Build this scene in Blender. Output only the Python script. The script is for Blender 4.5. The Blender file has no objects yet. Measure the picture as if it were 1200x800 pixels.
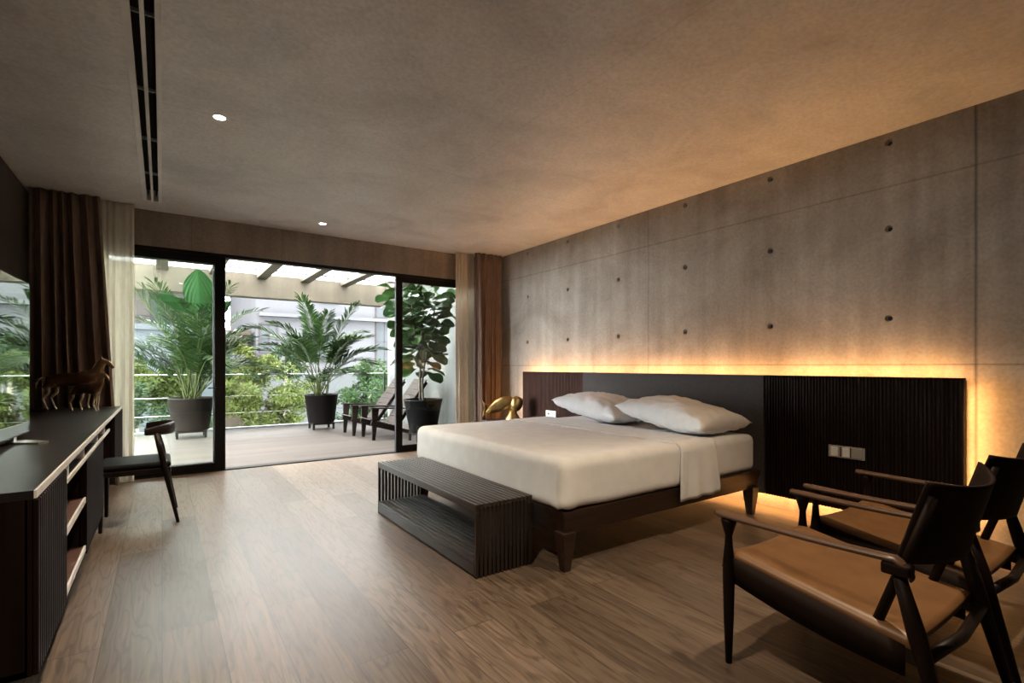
import bpy, bmesh, math, random
from math import sin, cos, pi, radians, atan, atan2, sqrt
from mathutils import Vector, Matrix, noise

SC = bpy.context.scene
COL = SC.collection
R = random.Random(7)

# ------------------------------------------------------------------ camera
cam_d = bpy.data.cameras.new('camera')
cam_d.sensor_fit = 'HORIZONTAL'
cam_d.sensor_width = 36.0
cam_d.lens = 36.0 * 590 / 1200
cam_d.shift_y = 29 / 1200
cam_d.clip_start = 0.02
cam_d.clip_end = 300
cam = bpy.data.objects.new('camera', cam_d)
cam.location = (0, 0, 1.25)
cam.rotation_euler = (pi / 2, 0, -atan(410 / 590))
COL.objects.link(cam)
SC.camera = cam

# ------------------------------------------------------------------ sky, exposure
SKY = 17.0
world = bpy.data.worlds.new('overcast_sky')
SC.world = world
world.use_nodes = True
wn = world.node_tree
wn.nodes.clear()
bg = wn.nodes.new('ShaderNodeBackground')
bg.inputs['Color'].default_value = (0.93, 0.97, 1.0, 1)
bg.inputs['Strength'].default_value = SKY
wo = wn.nodes.new('ShaderNodeOutputWorld')
wn.links.new(bg.outputs[0], wo.inputs[0])
SC.view_settings.view_transform = 'Standard'
SC.view_settings.look = 'None'
SC.view_settings.gamma = 1
SC.view_settings.use_curve_mapping = False
SC.view_settings.exposure = 1.25
LED_POWER = 62.0
SPOT_POWER = 85.0
try:
    SC.cycles.use_denoising = True
    SC.cycles.sample_clamp_indirect = 8
    SC.cycles.max_bounces = 10
    SC.cycles.transparent_max_bounces = 16
except Exception:
    pass

# ------------------------------------------------------------------ mesh helpers
class MB:
    """collects shapes of one part and links them as one mesh object"""
    def __init__(s):
        s.v = []; s.f = []; s.sm = []
    def add(s, vs, fs, smooth=False):
        o = len(s.v)
        s.v += [tuple(p) for p in vs]
        s.f += [tuple(i + o for i in f) for f in fs]
        s.sm += [smooth] * len(fs)
    def bm(s, b, smooth=False):
        b.verts.ensure_lookup_table()
        b.verts.index_update()
        s.add([v.co[:] for v in b.verts], [[v.index for v in f.verts] for f in b.faces], smooth)
        b.free()
    def box(s, x0, x1, y0, y1, z0, z1, bev=0.0, seg=2):
        b = bmesh.new()
        bmesh.ops.create_cube(b, size=1)
        for v in b.verts:
            v.co = Vector(((x0 + x1) / 2 + v.co.x * (x1 - x0), (y0 + y1) / 2 + v.co.y * (y1 - y0), (z0 + z1) / 2 + v.co.z * (z1 - z0)))
        if bev > 0:
            bmesh.ops.bevel(b, geom=b.edges[:], offset=bev, segments=seg, profile=0.5, affect='EDGES')
        s.bm(b)
        return s
    def bar(s, p0, p1, w0, h0, w1=None, h1=None, up=(0, 0, 1), bev=0.0):
        """box beam from p0 to p1: width across, height along up, may taper"""
        w1 = w0 if w1 is None else w1
        h1 = h0 if h1 is None else h1
        p0 = Vector(p0); p1 = Vector(p1)
        d = (p1 - p0).normalized(); u = Vector(up)
        sx = d.cross(u).normalized(); u = sx.cross(d).normalized()
        b = bmesh.new()
        vs = []
        for p, w, h in ((p0, w0, h0), (p1, w1, h1)):
            for a, c in ((-1, -1), (1, -1), (1, 1), (-1, 1)):
                vs.append(b.verts.new(p + sx * (a * w / 2) + u * (c * h / 2)))
        for f in ((3, 2, 1, 0), (4, 5, 6, 7), (0, 1, 5, 4), (1, 2, 6, 5), (2, 3, 7, 6), (3, 0, 4, 7)):
            b.faces.new([vs[i] for i in f])
        if bev > 0:
            bmesh.ops.bevel(b, geom=b.edges[:], offset=bev, segments=2, profile=0.5, affect='EDGES')
        bmesh.ops.recalc_face_normals(b, faces=b.faces)
        s.bm(b)
        return s
    def tube(s, pts, rad, seg=10, caps=True, flat=1.0):
        pts = [Vector(p) for p in pts]
        if not hasattr(rad, '__len__'):
            rad = [rad] * len(pts)
        t0 = (pts[1] - pts[0]).normalized()
        ref = Vector((0, 0, 1)) if abs(t0.z) < 0.9 else Vector((0, 1, 0))
        n = t0.cross(ref).normalized()
        vs = []; fs = []
        for i, p in enumerate(pts):
            t = (pts[min(i + 1, len(pts) - 1)] - pts[max(i - 1, 0)]).normalized()
            n = (n - t * n.dot(t)).normalized()
            b = t.cross(n)
            for k in range(seg):
                a = 2 * pi * k / seg
                vs.append(p + n * (cos(a) * rad[i]) + b * (sin(a) * rad[i] * flat))
        for i in range(len(pts) - 1):
            for k in range(seg):
                k2 = (k + 1) % seg
                fs.append((i * seg + k, i * seg + k2, (i + 1) * seg + k2, (i + 1) * seg + k))
        if caps:
            fs.append(tuple(range(seg - 1, -1, -1)))
            o = (len(pts) - 1) * seg
            fs.append(tuple(o + k for k in range(seg)))
        s.add(vs, fs, True)
        return s
    def lathe(s, prof, c=(0, 0, 0), seg=32, closed_top=False, closed_bottom=True):
        vs = []; fs = []
        for r, z in prof:
            for k in range(seg):
                a = 2 * pi * k / seg
                vs.append((c[0] + r * cos(a), c[1] + r * sin(a), c[2] + z))
        for i in range(len(prof) - 1):
            for k in range(seg):
                k2 = (k + 1) % seg
                fs.append((i * seg + k, i * seg + k2, (i + 1) * seg + k2, (i + 1) * seg + k))
        if closed_bottom:
            fs.append(tuple(range(seg - 1, -1, -1)))
        if closed_top:
            o = (len(prof) - 1) * seg
            fs.append(tuple(o + k for k in range(seg)))
        s.add(vs, fs, True)
        return s
    def grid(s, fn, nu, nv, smooth=True, closeu=False):
        vs = [fn(i / nu, j / nv) for j in range(nv + 1) for i in range(nu + 1)]
        fs = []
        for j in range(nv):
            for i in range(nu):
                a = j * (nu + 1) + i
                fs.append((a, a + 1, a + nu + 2, a + nu + 1))
        s.add(vs, fs, smooth)
        return s
    def rbox(s, x0, x1, y0, y1, z0, z1, r, n=(12, 12, 4), disp=None, skip=()):
        """rounded, subdivided box; skip: sides left open"""
        lo = Vector((x0, y0, z0)); hi = Vector((x1, y1, z1))
        def rnd(p):
            q = Vector([min(max(p[i], lo[i] + r), hi[i] - r) for i in range(3)])
            d = p - q
            if d.length > 1e-9:
                p = q + d.normalized() * min(r, r)
            if disp:
                p = p + disp(p)
            return p
        def side(ax, val, a, b, na, nb, flip):
            def spaced(t, l, h):
                # cluster points at the rounded rims
                e = (h - l); k = min(r * 1.0 / e, .3)
                if t < .2: return l + e * k * (t / .2)
                if t > .8: return h - e * k * ((1 - t) / .2)
                return l + e * (k + (1 - 2 * k) * (t - .2) / .6)
            def fn(u, v):
                p = [0, 0, 0]
                p[ax] = val
                p[a] = spaced(u, lo[a], hi[a]); p[b] = spaced(v, lo[b], hi[b])
                return rnd(Vector(p))
            vs = [fn(i / na, j / nb) for j in range(nb + 1) for i in range(na + 1)]
            fs = []
            for j in range(nb):
                for i in range(na):
                    q = j * (na + 1) + i
                    f = (q, q + 1, q + na + 2, q + na + 1)
                    fs.append(f[::-1] if flip else f)
            s.add(vs, fs, True)
        nx, ny, nz = n
        if '-x' not in skip: side(0, x0, 1, 2, ny, nz, True)
        if '+x' not in skip: side(0, x1, 1, 2, ny, nz, False)
        if '-y' not in skip: side(1, y0, 0, 2, nx, nz, False)
        if '+y' not in skip: side(1, y1, 0, 2, nx, nz, True)
        if '-z' not in skip: side(2, z0, 0, 1, nx, ny, True)
        if '+z' not in skip: side(2, z1, 0, 1, nx, ny, False)
        return s
    def build(s, name, mat, parent=None, weld=False, solid=0, loc=None, label=None):
        me = bpy.data.meshes.new(name)
        me.from_pydata(s.v, [], s.f)
        me.polygons.foreach_set('use_smooth', s.sm)
        if weld:
            b = bmesh.new(); b.from_mesh(me)
            bmesh.ops.remove_doubles(b, verts=b.verts, dist=1e-5)
            b.to_mesh(me); b.free()
        me.materials.append(mat)
        me.update()
        o = bpy.data.objects.new(name, me)
        COL.objects.link(o)
        if parent: o.parent = parent
        if loc: o.location = loc
        if solid:
            m = o.modifiers.new('thickness', 'SOLIDIFY'); m.thickness = solid; m.offset = 0
        if label: o['label'] = label
        return o

def thing(name, label, cat, loc=(0, 0, 0), rz=0.0, group=None):
    o = bpy.data.objects.new(name, None)
    o.empty_display_size = 0.1
    COL.objects.link(o)
    o.location = loc; o.rotation_euler = (0, 0, rz)
    return tag(o, label, cat, group)
def tag(o, label, cat, group=None):
    o['label'] = label; o['category'] = cat
    if group: o['group'] = group
    return o
def struct(o, label=None, cat=None):
    o['kind'] = 'structure'
    if label: o['label'] = label
    if cat: o['category'] = cat
    return o
def copy_tree(o, parent=None):
    c = o.copy(); COL.objects.link(c); c.parent = parent
    for ch in list(o.children):
        copy_tree(ch, c)
    return c

# ------------------------------------------------------------------ materials
def new_mat(name):
    m = bpy.data.materials.new(name)
    m.use_nodes = True
    nt = m.node_tree
    bs = nt.nodes['Principled BSDF']
    return m, nt, bs
def N(nt, kind, **kw):
    n = nt.nodes.new(kind)
    for k, v in kw.items():
        if k in n.inputs.keys() if isinstance(k, str) else False:
            n.inputs[k].default_value = v
        else:
            setattr(n, k, v)
    return n
def ramp(nt, stops):
    r = nt.nodes.new('ShaderNodeValToRGB')
    el = r.color_ramp.elements
    while len(el) < len(stops): el.new(0.5)
    for e, (p, c) in zip(el, stops):
        e.position = p; e.color = (c[0], c[1], c[2], 1)
    return r
def coords(nt, scale=(1, 1, 1), rot=(0, 0, 0), src='Object'):
    t = nt.nodes.new('ShaderNodeTexCoord')
    mp = nt.nodes.new('ShaderNodeMapping')
    mp.inputs['Scale'].default_value = scale
    mp.inputs['Rotation'].default_value = rot
    nt.links.new(t.outputs[src], mp.inputs['Vector'])
    return mp.outputs['Vector']
def bump(nt, bs, height, strength=0.2, dist=0.01):
    b = nt.nodes.new('ShaderNodeBump')
    b.inputs['Strength'].default_value = strength
    b.inputs['Distance'].default_value = dist
    nt.links.new(height, b.inputs['Height'])
    nt.links.new(b.outputs[0], bs.inputs['Normal'])
def mottled(name, c1, c2, scale=4.0, rough=0.6, metallic=0.0, stretch=(1, 1, 1), bstr=0.0, detail=6, spec=0.5, lo=.3, hi=.7):
    m, nt, bs = new_mat(name)
    v = coords(nt, stretch)
    n = N(nt, 'ShaderNodeTexNoise'); n.inputs['Scale'].default_value = scale; n.inputs['Detail'].default_value = detail
    nt.links.new(v, n.inputs['Vector'])
    r = ramp(nt, [(lo, c1), (hi, c2)])
    nt.links.new(n.outputs['Fac'], r.inputs[0])
    nt.links.new(r.outputs[0], bs.inputs['Base Color'])
    bs.inputs['Roughness'].default_value = rough
    bs.inputs['Metallic'].default_value = metallic
    bs.inputs['Specular IOR Level'].default_value = spec
    if bstr: bump(nt, bs, n.outputs['Fac'], bstr)
    return m
def wood(name, c1, c2, along='y', scale=1.0, rough=0.4, spec=0.5):
    st = {'x': (.6, 9, 9), 'y': (9, .6, 9), 'z': (9, 9, .6)}[along]
    return mottled(name, c1, c2, 3.2 * scale, rough, 0, st, 0.08, 8, spec)
def glassy(name, tint=(.96, 1, .98), rough=0.0, ior=1.45):
    """thin pane: clear with a Fresnel reflection"""
    m, nt, bs = new_mat(name)
    nt.nodes.remove(bs)
    out = nt.nodes['Material Output']
    tr = nt.nodes.new('ShaderNodeBsdfTransparent'); tr.inputs[0].default_value = (*tint, 1)
    gl = nt.nodes.new('ShaderNodeBsdfGlossy'); gl.inputs['Roughness'].default_value = rough
    fr = nt.nodes.new('ShaderNodeFresnel'); fr.inputs['IOR'].default_value = ior
    mx = nt.nodes.new('ShaderNodeMixShader')
    nt.links.new(fr.outputs[0], mx.inputs[0]); nt.links.new(tr.outputs[0], mx.inputs[1]); nt.links.new(gl.outputs[0], mx.inputs[2])
    nt.links.new(mx.outputs[0], out.inputs[0])
    return m
def emit(name, c, s):
    m, nt, bs = new_mat(name)
    bs.inputs['Base Color'].default_value = (.8, .8, .8, 1)
    bs.inputs['Emission Color'].default_value = (*c, 1)
    bs.inputs['Emission Strength'].default_value = s
    return m
def leafy(name, cols, rough=0.45, transl=0.3):
    m, nt, bs = new_mat(name)
    g = nt.nodes.new('ShaderNodeNewGeometry')
    r = ramp(nt, [(i / max(1, len(cols) - 1), c) for i, c in enumerate(cols)])
    nt.links.new(g.outputs['Random Per Island'], r.inputs[0])
    nt.links.new(r.outputs[0], bs.inputs['Base Color'])
    bs.inputs['Roughness'].default_value = rough
    bs.inputs['Specular IOR Level'].default_value = .06
    tl = nt.nodes.new('ShaderNodeBsdfTranslucent')
    nt.links.new(r.outputs[0], tl.inputs[0])
    mx = nt.nodes.new('ShaderNodeMixShader'); mx.inputs[0].default_value = transl
    nt.links.new(bs.outputs[0], mx.inputs[1]); nt.links.new(tl.outputs[0], mx.inputs[2])
    nt.links.new(mx.outputs[0], nt.nodes['Material Output'].inputs[0])
    return m
def cloth_thin(name, c, transl=.4, transp=.15):
    m, nt, bs = new_mat(name)
    v = coords(nt, (60, 60, 4))
    n = N(nt, 'ShaderNodeTexNoise'); n.inputs['Scale'].default_value = 1.0
    nt.links.new(v, n.inputs['Vector'])
    r = ramp(nt, [(.3, [k * .88 for k in c]), (.7, c)])
    nt.links.new(n.outputs['Fac'], r.inputs[0])
    nt.links.new(r.outputs[0], bs.inputs['Base Color'])
    bs.inputs['Roughness'].default_value = .9; bs.inputs['Specular IOR Level'].default_value = .1
    tl = nt.nodes.new('ShaderNodeBsdfTranslucent'); nt.links.new(r.outputs[0], tl.inputs[0])
    tp = nt.nodes.new('ShaderNodeBsdfTransparent')
    m1 = nt.nodes.new('ShaderNodeMixShader'); m1.inputs[0].default_value = transl
    m2 = nt.nodes.new('ShaderNodeMixShader'); m2.inputs[0].default_value = transp
    nt.links.new(bs.outputs[0], m1.inputs[1]); nt.links.new(tl.outputs[0], m1.inputs[2])
    nt.links.new(m1.outputs[0], m2.inputs[1]); nt.links.new(tp.outputs[0], m2.inputs[2])
    nt.links.new(m2.outputs[0], nt.nodes['Material Output'].inputs[0])
    return m

def mat_floor():
    m, nt, bs = new_mat('oak_planks')
    L = nt.links
    v = coords(nt, (1, 1, 1), (0, 0, pi / 2))
    br = nt.nodes.new('ShaderNodeTexBrick')
    br.offset = 0.37; br.offset_frequency = 2
    br.inputs['Scale'].default_value = 1.0
    br.inputs['Brick Width'].default_value = 2.1
    br.inputs['Row Height'].default_value = 0.225
    br.inputs['Mortar Size'].default_value = 0.0018
    br.inputs['Mortar Smooth'].default_value = 0.2
    br.inputs['Bias'].default_value = 0.0
    br.inputs['Color1'].default_value = (0.0, 0.0, 0.0, 1)
    br.inputs['Color2'].default_value = (1, 1, 1, 1)
    br.inputs['Mortar'].default_value = (.5, .5, .5, 1)
    L.new(v, br.inputs['Vector'])
    # grain: noise stretched along the boards, shifted per board
    t = nt.nodes.new('ShaderNodeTexCoord')
    sh = nt.nodes.new('ShaderNodeVectorMath'); sh.operation = 'MULTIPLY_ADD'
    L.new(br.outputs['Color'], sh.inputs[0]); sh.inputs[1].default_value = (7, 13, 5)
    L.new(t.outputs['Object'], sh.inputs[2])
    mp = nt.nodes.new('ShaderNodeMapping'); mp.inputs['Scale'].default_value = (7, .8, 1)
    L.new(sh.outputs[0], mp.inputs[0])
    n1 = nt.nodes.new('ShaderNodeTexNoise'); n1.inputs['Scale'].default_value = 1.1; n1.inputs['Detail'].default_value = 3
    L.new(mp.outputs[0], n1.inputs['Vector'])
    # growth rings: contour lines of the stretched noise
    mul = nt.nodes.new('ShaderNodeMath'); mul.operation = 'MULTIPLY'; mul.inputs[1].default_value = 70
    L.new(n1.outputs['Fac'], mul.inputs[0])
    sn = nt.nodes.new('ShaderNodeMath'); sn.operation = 'SINE'; L.new(mul.outputs[0], sn.inputs[0])
    mp2 = nt.nodes.new('ShaderNodeMapping'); mp2.inputs['Scale'].default_value = (90, 2.5, 1)
    L.new(sh.outputs[0], mp2.inputs[0])
    n2 = nt.nodes.new('ShaderNodeTexNoise'); n2.inputs['Scale'].default_value = 1; n2.inputs['Detail'].default_value = 4
    L.new(mp2.outputs[0], n2.inputs['Vector'])
    base = ramp(nt, [(0, (.106, .076, .055)), (.5, (.152, .110, .080)), (1, (.200, .150, .112))])
    L.new(br.outputs['Color'], base.inputs[0])
    rr = ramp(nt, [(.0, (.66, .63, .61)), (.35, (1, 1, 1)), (1, (1.0, 1.0, 1.0))])
    ma = nt.nodes.new('ShaderNodeMath'); ma.operation = 'MULTIPLY_ADD'; ma.inputs[1].default_value = .5; ma.inputs[2].default_value = .5
    L.new(sn.outputs[0], ma.inputs[0]); L.new(ma.outputs[0], rr.inputs[0])
    m1 = nt.nodes.new('ShaderNodeMix'); m1.data_type = 'RGBA'; m1.blend_type = 'MULTIPLY'; m1.inputs[0].default_value = 1
    L.new(base.outputs[0], m1.inputs[6]); L.new(rr.outputs[0], m1.inputs[7])
    r2 = ramp(nt, [(.3, (.62, .60, .59)), (.7, (1.18, 1.18, 1.18))])
    L.new(n2.outputs['Fac'], r2.inputs[0])
    m2 = nt.nodes.new('ShaderNodeMix'); m2.data_type = 'RGBA'; m2.blend_type = 'MULTIPLY'; m2.inputs[0].default_value = 1
    L.new(m1.outputs[2], m2.inputs[6]); L.new(r2.outputs[0], m2.inputs[7])
    m3 = nt.nodes.new('ShaderNodeMix'); m3.data_type = 'RGBA'
    L.new(br.outputs['Fac'], m3.inputs[0]); L.new(m2.outputs[2], m3.inputs[6]); m3.inputs[7].default_value = (.03, .02, .015, 1)
    L.new(m3.outputs[2], bs.inputs['Base Color'])
    rg = ramp(nt, [(.2, (.32,) * 3), (.8, (.44,) * 3)])
    L.new(n2.outputs['Fac'], rg.inputs[0]); L.new(rg.outputs[0], bs.inputs['Roughness'])
    bs.inputs['Specular IOR Level'].default_value = .55
    bump(nt, bs, n2.outputs['Fac'], .05, .004)
    return m

def mat_deck():
    m, nt, bs = new_mat('deck_boards')
    L = nt.links
    v = coords(nt)
    br = nt.nodes.new('ShaderNodeTexBrick')
    br.offset = 0.43
    br.inputs['Scale'].default_value = 1.0
    br.inputs['Brick Width'].default_value = 2.6
    br.inputs['Row Height'].default_value = 0.16
    br.inputs['Mortar Size'].default_value = 0.002
    br.inputs['Color1'].default_value = (.068, .056, .049, 1)
    br.inputs['Color2'].default_value = (.092, .079, .070, 1)
    br.inputs['Mortar'].default_value = (.12, .1, .09, 1)
    L.new(v, br.inputs['Vector'])
    v2 = coords(nt, (.9, 30, 1))
    n = nt.nodes.new('ShaderNodeTexNoise'); n.inputs['Scale'].default_value = 2; n.inputs['Detail'].default_value = 5
    L.new(v2, n.inputs['Vector'])
    r2 = ramp(nt, [(.3, (.82, .82, .82)), (.7, (1.1, 1.1, 1.1))]); L.new(n.outputs['Fac'], r2.inputs[0])
    m2 = nt.nodes.new('ShaderNodeMix'); m2.data_type = 'RGBA'; m2.blend_type = 'MULTIPLY'; m2.inputs[0].default_value = 1
    L.new(br.outputs['Color'], m2.inputs[6]); L.new(r2.outputs[0], m2.inputs[7])
    L.new(m2.outputs[2], bs.inputs['Base Color'])
    bs.inputs['Specular IOR Level'].default_value = .1
    bs.inputs['Roughness'].default_value = .55
    return m

def mat_concrete(name, c_dark, c_mid, c_light, joints=None, streak=True, rough=.65, scale=1.0, spec=.35):
    """cast concrete: clouds, vertical streaks, pores and formwork joints"""
    m, nt, bs = new_mat(name)
    L = nt.links
    t = nt.nodes.new('ShaderNodeTexCoord')
    n1 = nt.nodes.new('ShaderNodeTexNoise'); n1.inputs['Scale'].default_value = 1.3 * scale; n1.inputs['Detail'].default_value = 9; n1.inputs['Roughness'].default_value = .62
    n1.inputs['Distortion'].default_value = .6
    L.new(t.outputs['Object'], n1.inputs['Vector'])
    r1 = ramp(nt, [(.28, c_dark), (.5, c_mid), (.75, c_light)]); L.new(n1.outputs['Fac'], r1.inputs[0])
    col = r1.outputs[0]
    def mult(a, b):
        x = nt.nodes.new('ShaderNodeMix'); x.data_type = 'RGBA'; x.blend_type = 'MULTIPLY'; x.inputs[0].default_value = 1
        L.new(a, x.inputs[6]); L.new(b, x.inputs[7]); return x.outputs[2]
    if streak:
        mp = nt.nodes.new('ShaderNodeMapping'); mp.inputs['Scale'].default_value = (5, 5, .35); L.new(t.outputs['Object'], mp.inputs[0])
        n2 = nt.nodes.new('ShaderNodeTexNoise'); n2.inputs['Scale'].default_value = 1.4; n2.inputs['Detail'].default_value = 6
        L.new(mp.outputs[0], n2.inputs['Vector'])
        r2 = ramp(nt, [(.3, (.80, .80, .80)), (.7, (1.12, 1.12, 1.12))]); L.new(n2.outputs['Fac'], r2.inputs[0])
        col = mult(col, r2.outputs[0])
    n3 = nt.nodes.new('ShaderNodeTexNoise'); n3.inputs['Scale'].default_value = 45; n3.inputs['Detail'].default_value = 3
    L.new(t.outputs['Object'], n3.inputs['Vector'])
    r3 = ramp(nt, [(.3, (.86, .86, .86)), (.65, (1.05, 1.05, 1.05))]); L.new(n3.outputs['Fac'], r3.inputs[0])
    col = mult(col, r3.outputs[0])
    if joints:
        sp = nt.nodes.new('ShaderNodeSeparateXYZ'); L.new(t.outputs['Object'], sp.inputs[0])
        for ax, val, wid, dark in joints:
            # the line wanders a few millimetres
            a = nt.nodes.new('ShaderNodeMath'); a.operation = 'SUBTRACT'; a.inputs[1].default_value = val; L.new(sp.outputs[ax], a.inputs[0])
            a2 = nt.nodes.new('ShaderNodeMath'); a2.operation = 'MULTIPLY_ADD'; a2.inputs[1].default_value = .012; L.new(n1.outputs['Fac'], a2.inputs[0]); L.new(a.outputs[0], a2.inputs[2])
            a3 = nt.nodes.new('ShaderNodeMath'); a3.operation = 'SUBTRACT'; a3.inputs[1].default_value = .006; L.new(a2.outputs[0], a3.inputs[0])
            b = nt.nodes.new('ShaderNodeMath'); b.operation = 'ABSOLUTE'; L.new(a3.outputs[0], b.inputs[0])
            rj = ramp(nt, [(0, (dark,) * 3), (wid, (dark + (1 - dark) * .5,) * 3), (wid * 2.6, (1, 1, 1))]); L.new(b.outputs[0], rj.inputs[0])
            col = mult(col, rj.outputs[0])
    L.new(col, bs.inputs['Base Color'])
    bs.inputs['Roughness'].default_value = rough
    bs.inputs['Specular IOR Level'].default_value = spec
    bump(nt, bs, n3.outputs['Fac'], .10, .006)
    return m

M_FLOOR = mat_floor()
M_DECK = mat_deck()
M_WALLC = mat_concrete('cast_concrete_wall', (.22, .19, .155), (.32, .285, .24), (.42, .385, .335),
                       joints=[(1, .99, .006, .35), (1, 3.74, .004, .6), (1, 6.48, .004, .7), (2, 2.59, .004, .62), (2, 1.262, .004, .5)])
M_CEIL = mat_concrete('trowelled_ceiling', (.54, .526, .505), (.71, .697, .676), (.82, .81, .79), streak=False, rough=.40, scale=1.1, spec=.8,
                      joints=[(1, 4.05, .003, .8), (0, 2.15, .003, .82)])
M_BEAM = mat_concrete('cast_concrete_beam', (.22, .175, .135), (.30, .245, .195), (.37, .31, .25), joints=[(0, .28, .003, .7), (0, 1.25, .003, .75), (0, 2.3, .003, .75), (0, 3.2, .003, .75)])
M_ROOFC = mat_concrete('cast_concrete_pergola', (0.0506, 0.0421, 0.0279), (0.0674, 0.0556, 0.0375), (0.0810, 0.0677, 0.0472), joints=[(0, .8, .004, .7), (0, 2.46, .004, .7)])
M_RENDERW = mottled('pale_render', (0.1140, 0.1177, 0.1140), (0.1361, 0.1398, 0.1342), 2.0, .8, spec=.08)
M_DARKWALL = mottled('dark_brown_plaster', (0.0435, 0.0329, 0.0290), (0.0629, 0.0484, 0.0426), 2.0, .6)
M_DWOOD = wood('dark_stained_wood', (0.0054, 0.0032, 0.0028), (0.0136, 0.0077, 0.0058), 'y', 1, .45, .3)
M_DWOODZ = wood('dark_stained_upright_wood', (0.0063, 0.0032, 0.0027), (0.0161, 0.0084, 0.0063), 'z', 1, .55, .12)
M_DWOODX = wood('dark_stained_cross_wood', (.012, .007, .006), (.030, .017, .013), 'x', 1, .42)
M_BENCH = wood('espresso_bench_wood', (0.0197, 0.0138, 0.0113), (0.0408, 0.0282, 0.0224), 'y', 1, .34)
M_BENCHZ = wood('espresso_bench_upright', (0.0132, 0.0088, 0.0071), (0.0275, 0.0181, 0.0143), 'z', 1, .4)
M_BEDW = wood('bed_frame_wood', (0.0189, 0.0095, 0.0069), (0.0447, 0.0232, 0.0146), 'x', 1, .36)
M_CONS = mottled('console_laminate', (0.0142, 0.0128, 0.0123), (0.0213, 0.0189, 0.0180), 6, .36, 0, (1, .2, 1), 0, 6, .35)
M_TRIM = mottled('pale_edge_band', (.72, .72, .74), (.82, .82, .84), 20, .45)
M_REDWOOD = wood('reddish_shelf_wood', (.070, .034, .026), (.125, .062, .046), 'x', 1, .45)
M_FRAME = mottled('black_aluminium', (0.0043, 0.0039, 0.0039), (0.0069, 0.0060, 0.0060), 5, .55, 0, (1, 1, 1), 0, 6, .2)
M_GLASS = glassy('door_glass', (.965, .985, .97))
M_RAILGLASS = glassy('railing_glass', (.92, .95, .93))
M_SKYLIGHT = cloth_thin('milky_skylight_sheet', (.80, .78, .74), .85, .35)
M_STEEL = mottled('brushed_steel', (.55, .57, .56), (.68, .70, .69), 30, .35, .7)
M_SHEET = mottled('white_cotton_sheet', (.80, .80, .815), (.87, .87, .885), 9, .85, 0, (1, 1, 1), .05, 4, .2)
M_PILLOW = mottled('white_cotton_pillow', (.82, .82, .83), (.89, .89, .90), 14, .85, 0, (1, 1, 1), .15, 5, .2)
M_ARM = wood('brown_arm_wood', (.06, .032, .02), (.11, .06, .038), 'y', 1, .36)
M_UPH = mottled('grey_upholstered_panel', (0.0580, 0.0511, 0.0496), (0.0736, 0.0650, 0.0619), 40, .8, 0, (1, 1, 1), 0, 6, .15)
M_LEATHER = mottled('tan_leather', (0.1362, 0.0621, 0.0212), (0.1892, 0.0908, 0.0341), 9, .45, 0, (1, 1, 1), .06)
M_LEATHERD = mottled('dark_saddle_leather', (0.0095, 0.0047, 0.0038), (0.0161, 0.0081, 0.0057), 9, .65, 0, (1, 1, 1), .06, 6, .12)
M_BLACKL = mottled('black_leather', (0.0083, 0.0083, 0.0088), (0.0134, 0.0134, 0.0139), 9, .6, 0, (1, 1, 1), .06, 6, .08)
M_CURT = mottled('brown_drape', (0.1813, 0.1276, 0.1017), (0.2468, 0.1770, 0.1424), 60, .95, 0, (1, 1, .1), 0, 3, .1)
M_SHEER = cloth_thin('cream_sheer', (.90, .84, .72), .46, .22)
M_GOLD = mottled('gilded_metal', (.42, .28, .09), (.66, .48, .20), 12, .36, .95)
def mat_bronze():
    # dark patina on the back, polished highlights on the legs painted into the colour
    m, nt, bs = new_mat('aged_bronze')
    t = nt.nodes.new('ShaderNodeTexCoord'); sp = nt.nodes.new('ShaderNodeSeparateXYZ'); nt.links.new(t.outputs['Object'], sp.inputs[0])
    n = nt.nodes.new('ShaderNodeTexNoise'); n.inputs['Scale'].default_value = 9; nt.links.new(t.outputs['Object'], n.inputs['Vector'])
    a = nt.nodes.new('ShaderNodeMath'); a.operation = 'MULTIPLY_ADD'; a.inputs[1].default_value = .25; nt.links.new(n.outputs['Fac'], a.inputs[0]); nt.links.new(sp.outputs[2], a.inputs[2])
    r = ramp(nt, [(.0, (.80, .72, .60)), (.42, (.72, .60, .45)), (.60, (.16, .085, .045)), (.80, (.12, .065, .035)), (1, (.40, .26, .13))])
    nt.links.new(a.outputs[0], r.inputs[0]); nt.links.new(r.outputs[0], bs.inputs['Base Color'])
    bs.inputs['Metallic'].default_value = .8; bs.inputs['Roughness'].default_value = .34
    return m
M_BRONZE = mat_bronze()
M_BRONZEL = mottled('polished_bronze', (.55, .42, .26), (.80, .68, .48), 12, .25, .9)
M_WHITEMET = mottled('white_powder_coat', (.78, .78, .77), (.86, .86, .85), 8, .5)
M_BLACK = mottled('matt_black', (.006, .006, .006), (.010, .010, .010), 8, .7)
M_SCREEN = mottled('screen_glass', (.46, .49, .46), (.48, .51, .48), 2, .02, 1.0)
M_PLASTIC = mottled('black_plastic', (.012, .012, .013), (.018, .018, .019), 8, .4)
M_SILVER = mottled('silver_metal', (.62, .66, .66), (.70, .74, .74), 8, .3, .85)
M_SWITCH = mottled('grey_switch_plastic', (0.3120, 0.3000, 0.2820), (0.3480, 0.3360, 0.3180), 20, .45)
M_SOCKETW = mottled('white_socket_plastic', (.72, .73, .72), (.78, .79, .78), 20, .45)
M_POTT = mottled('taupe_planter', (0.0117, 0.0087, 0.0072), (0.0159, 0.0121, 0.0099), 3, .7, spec=.08)
M_POTB = mottled('brown_planter', (0.0037, 0.0027, 0.0023), (0.0051, 0.0038, 0.0034), 3, .65, spec=.08)
M_POTC = mottled('charcoal_planter', (0.0036, 0.0038, 0.0042), (0.0052, 0.0055, 0.0060), 3, .6, spec=.08)
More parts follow.
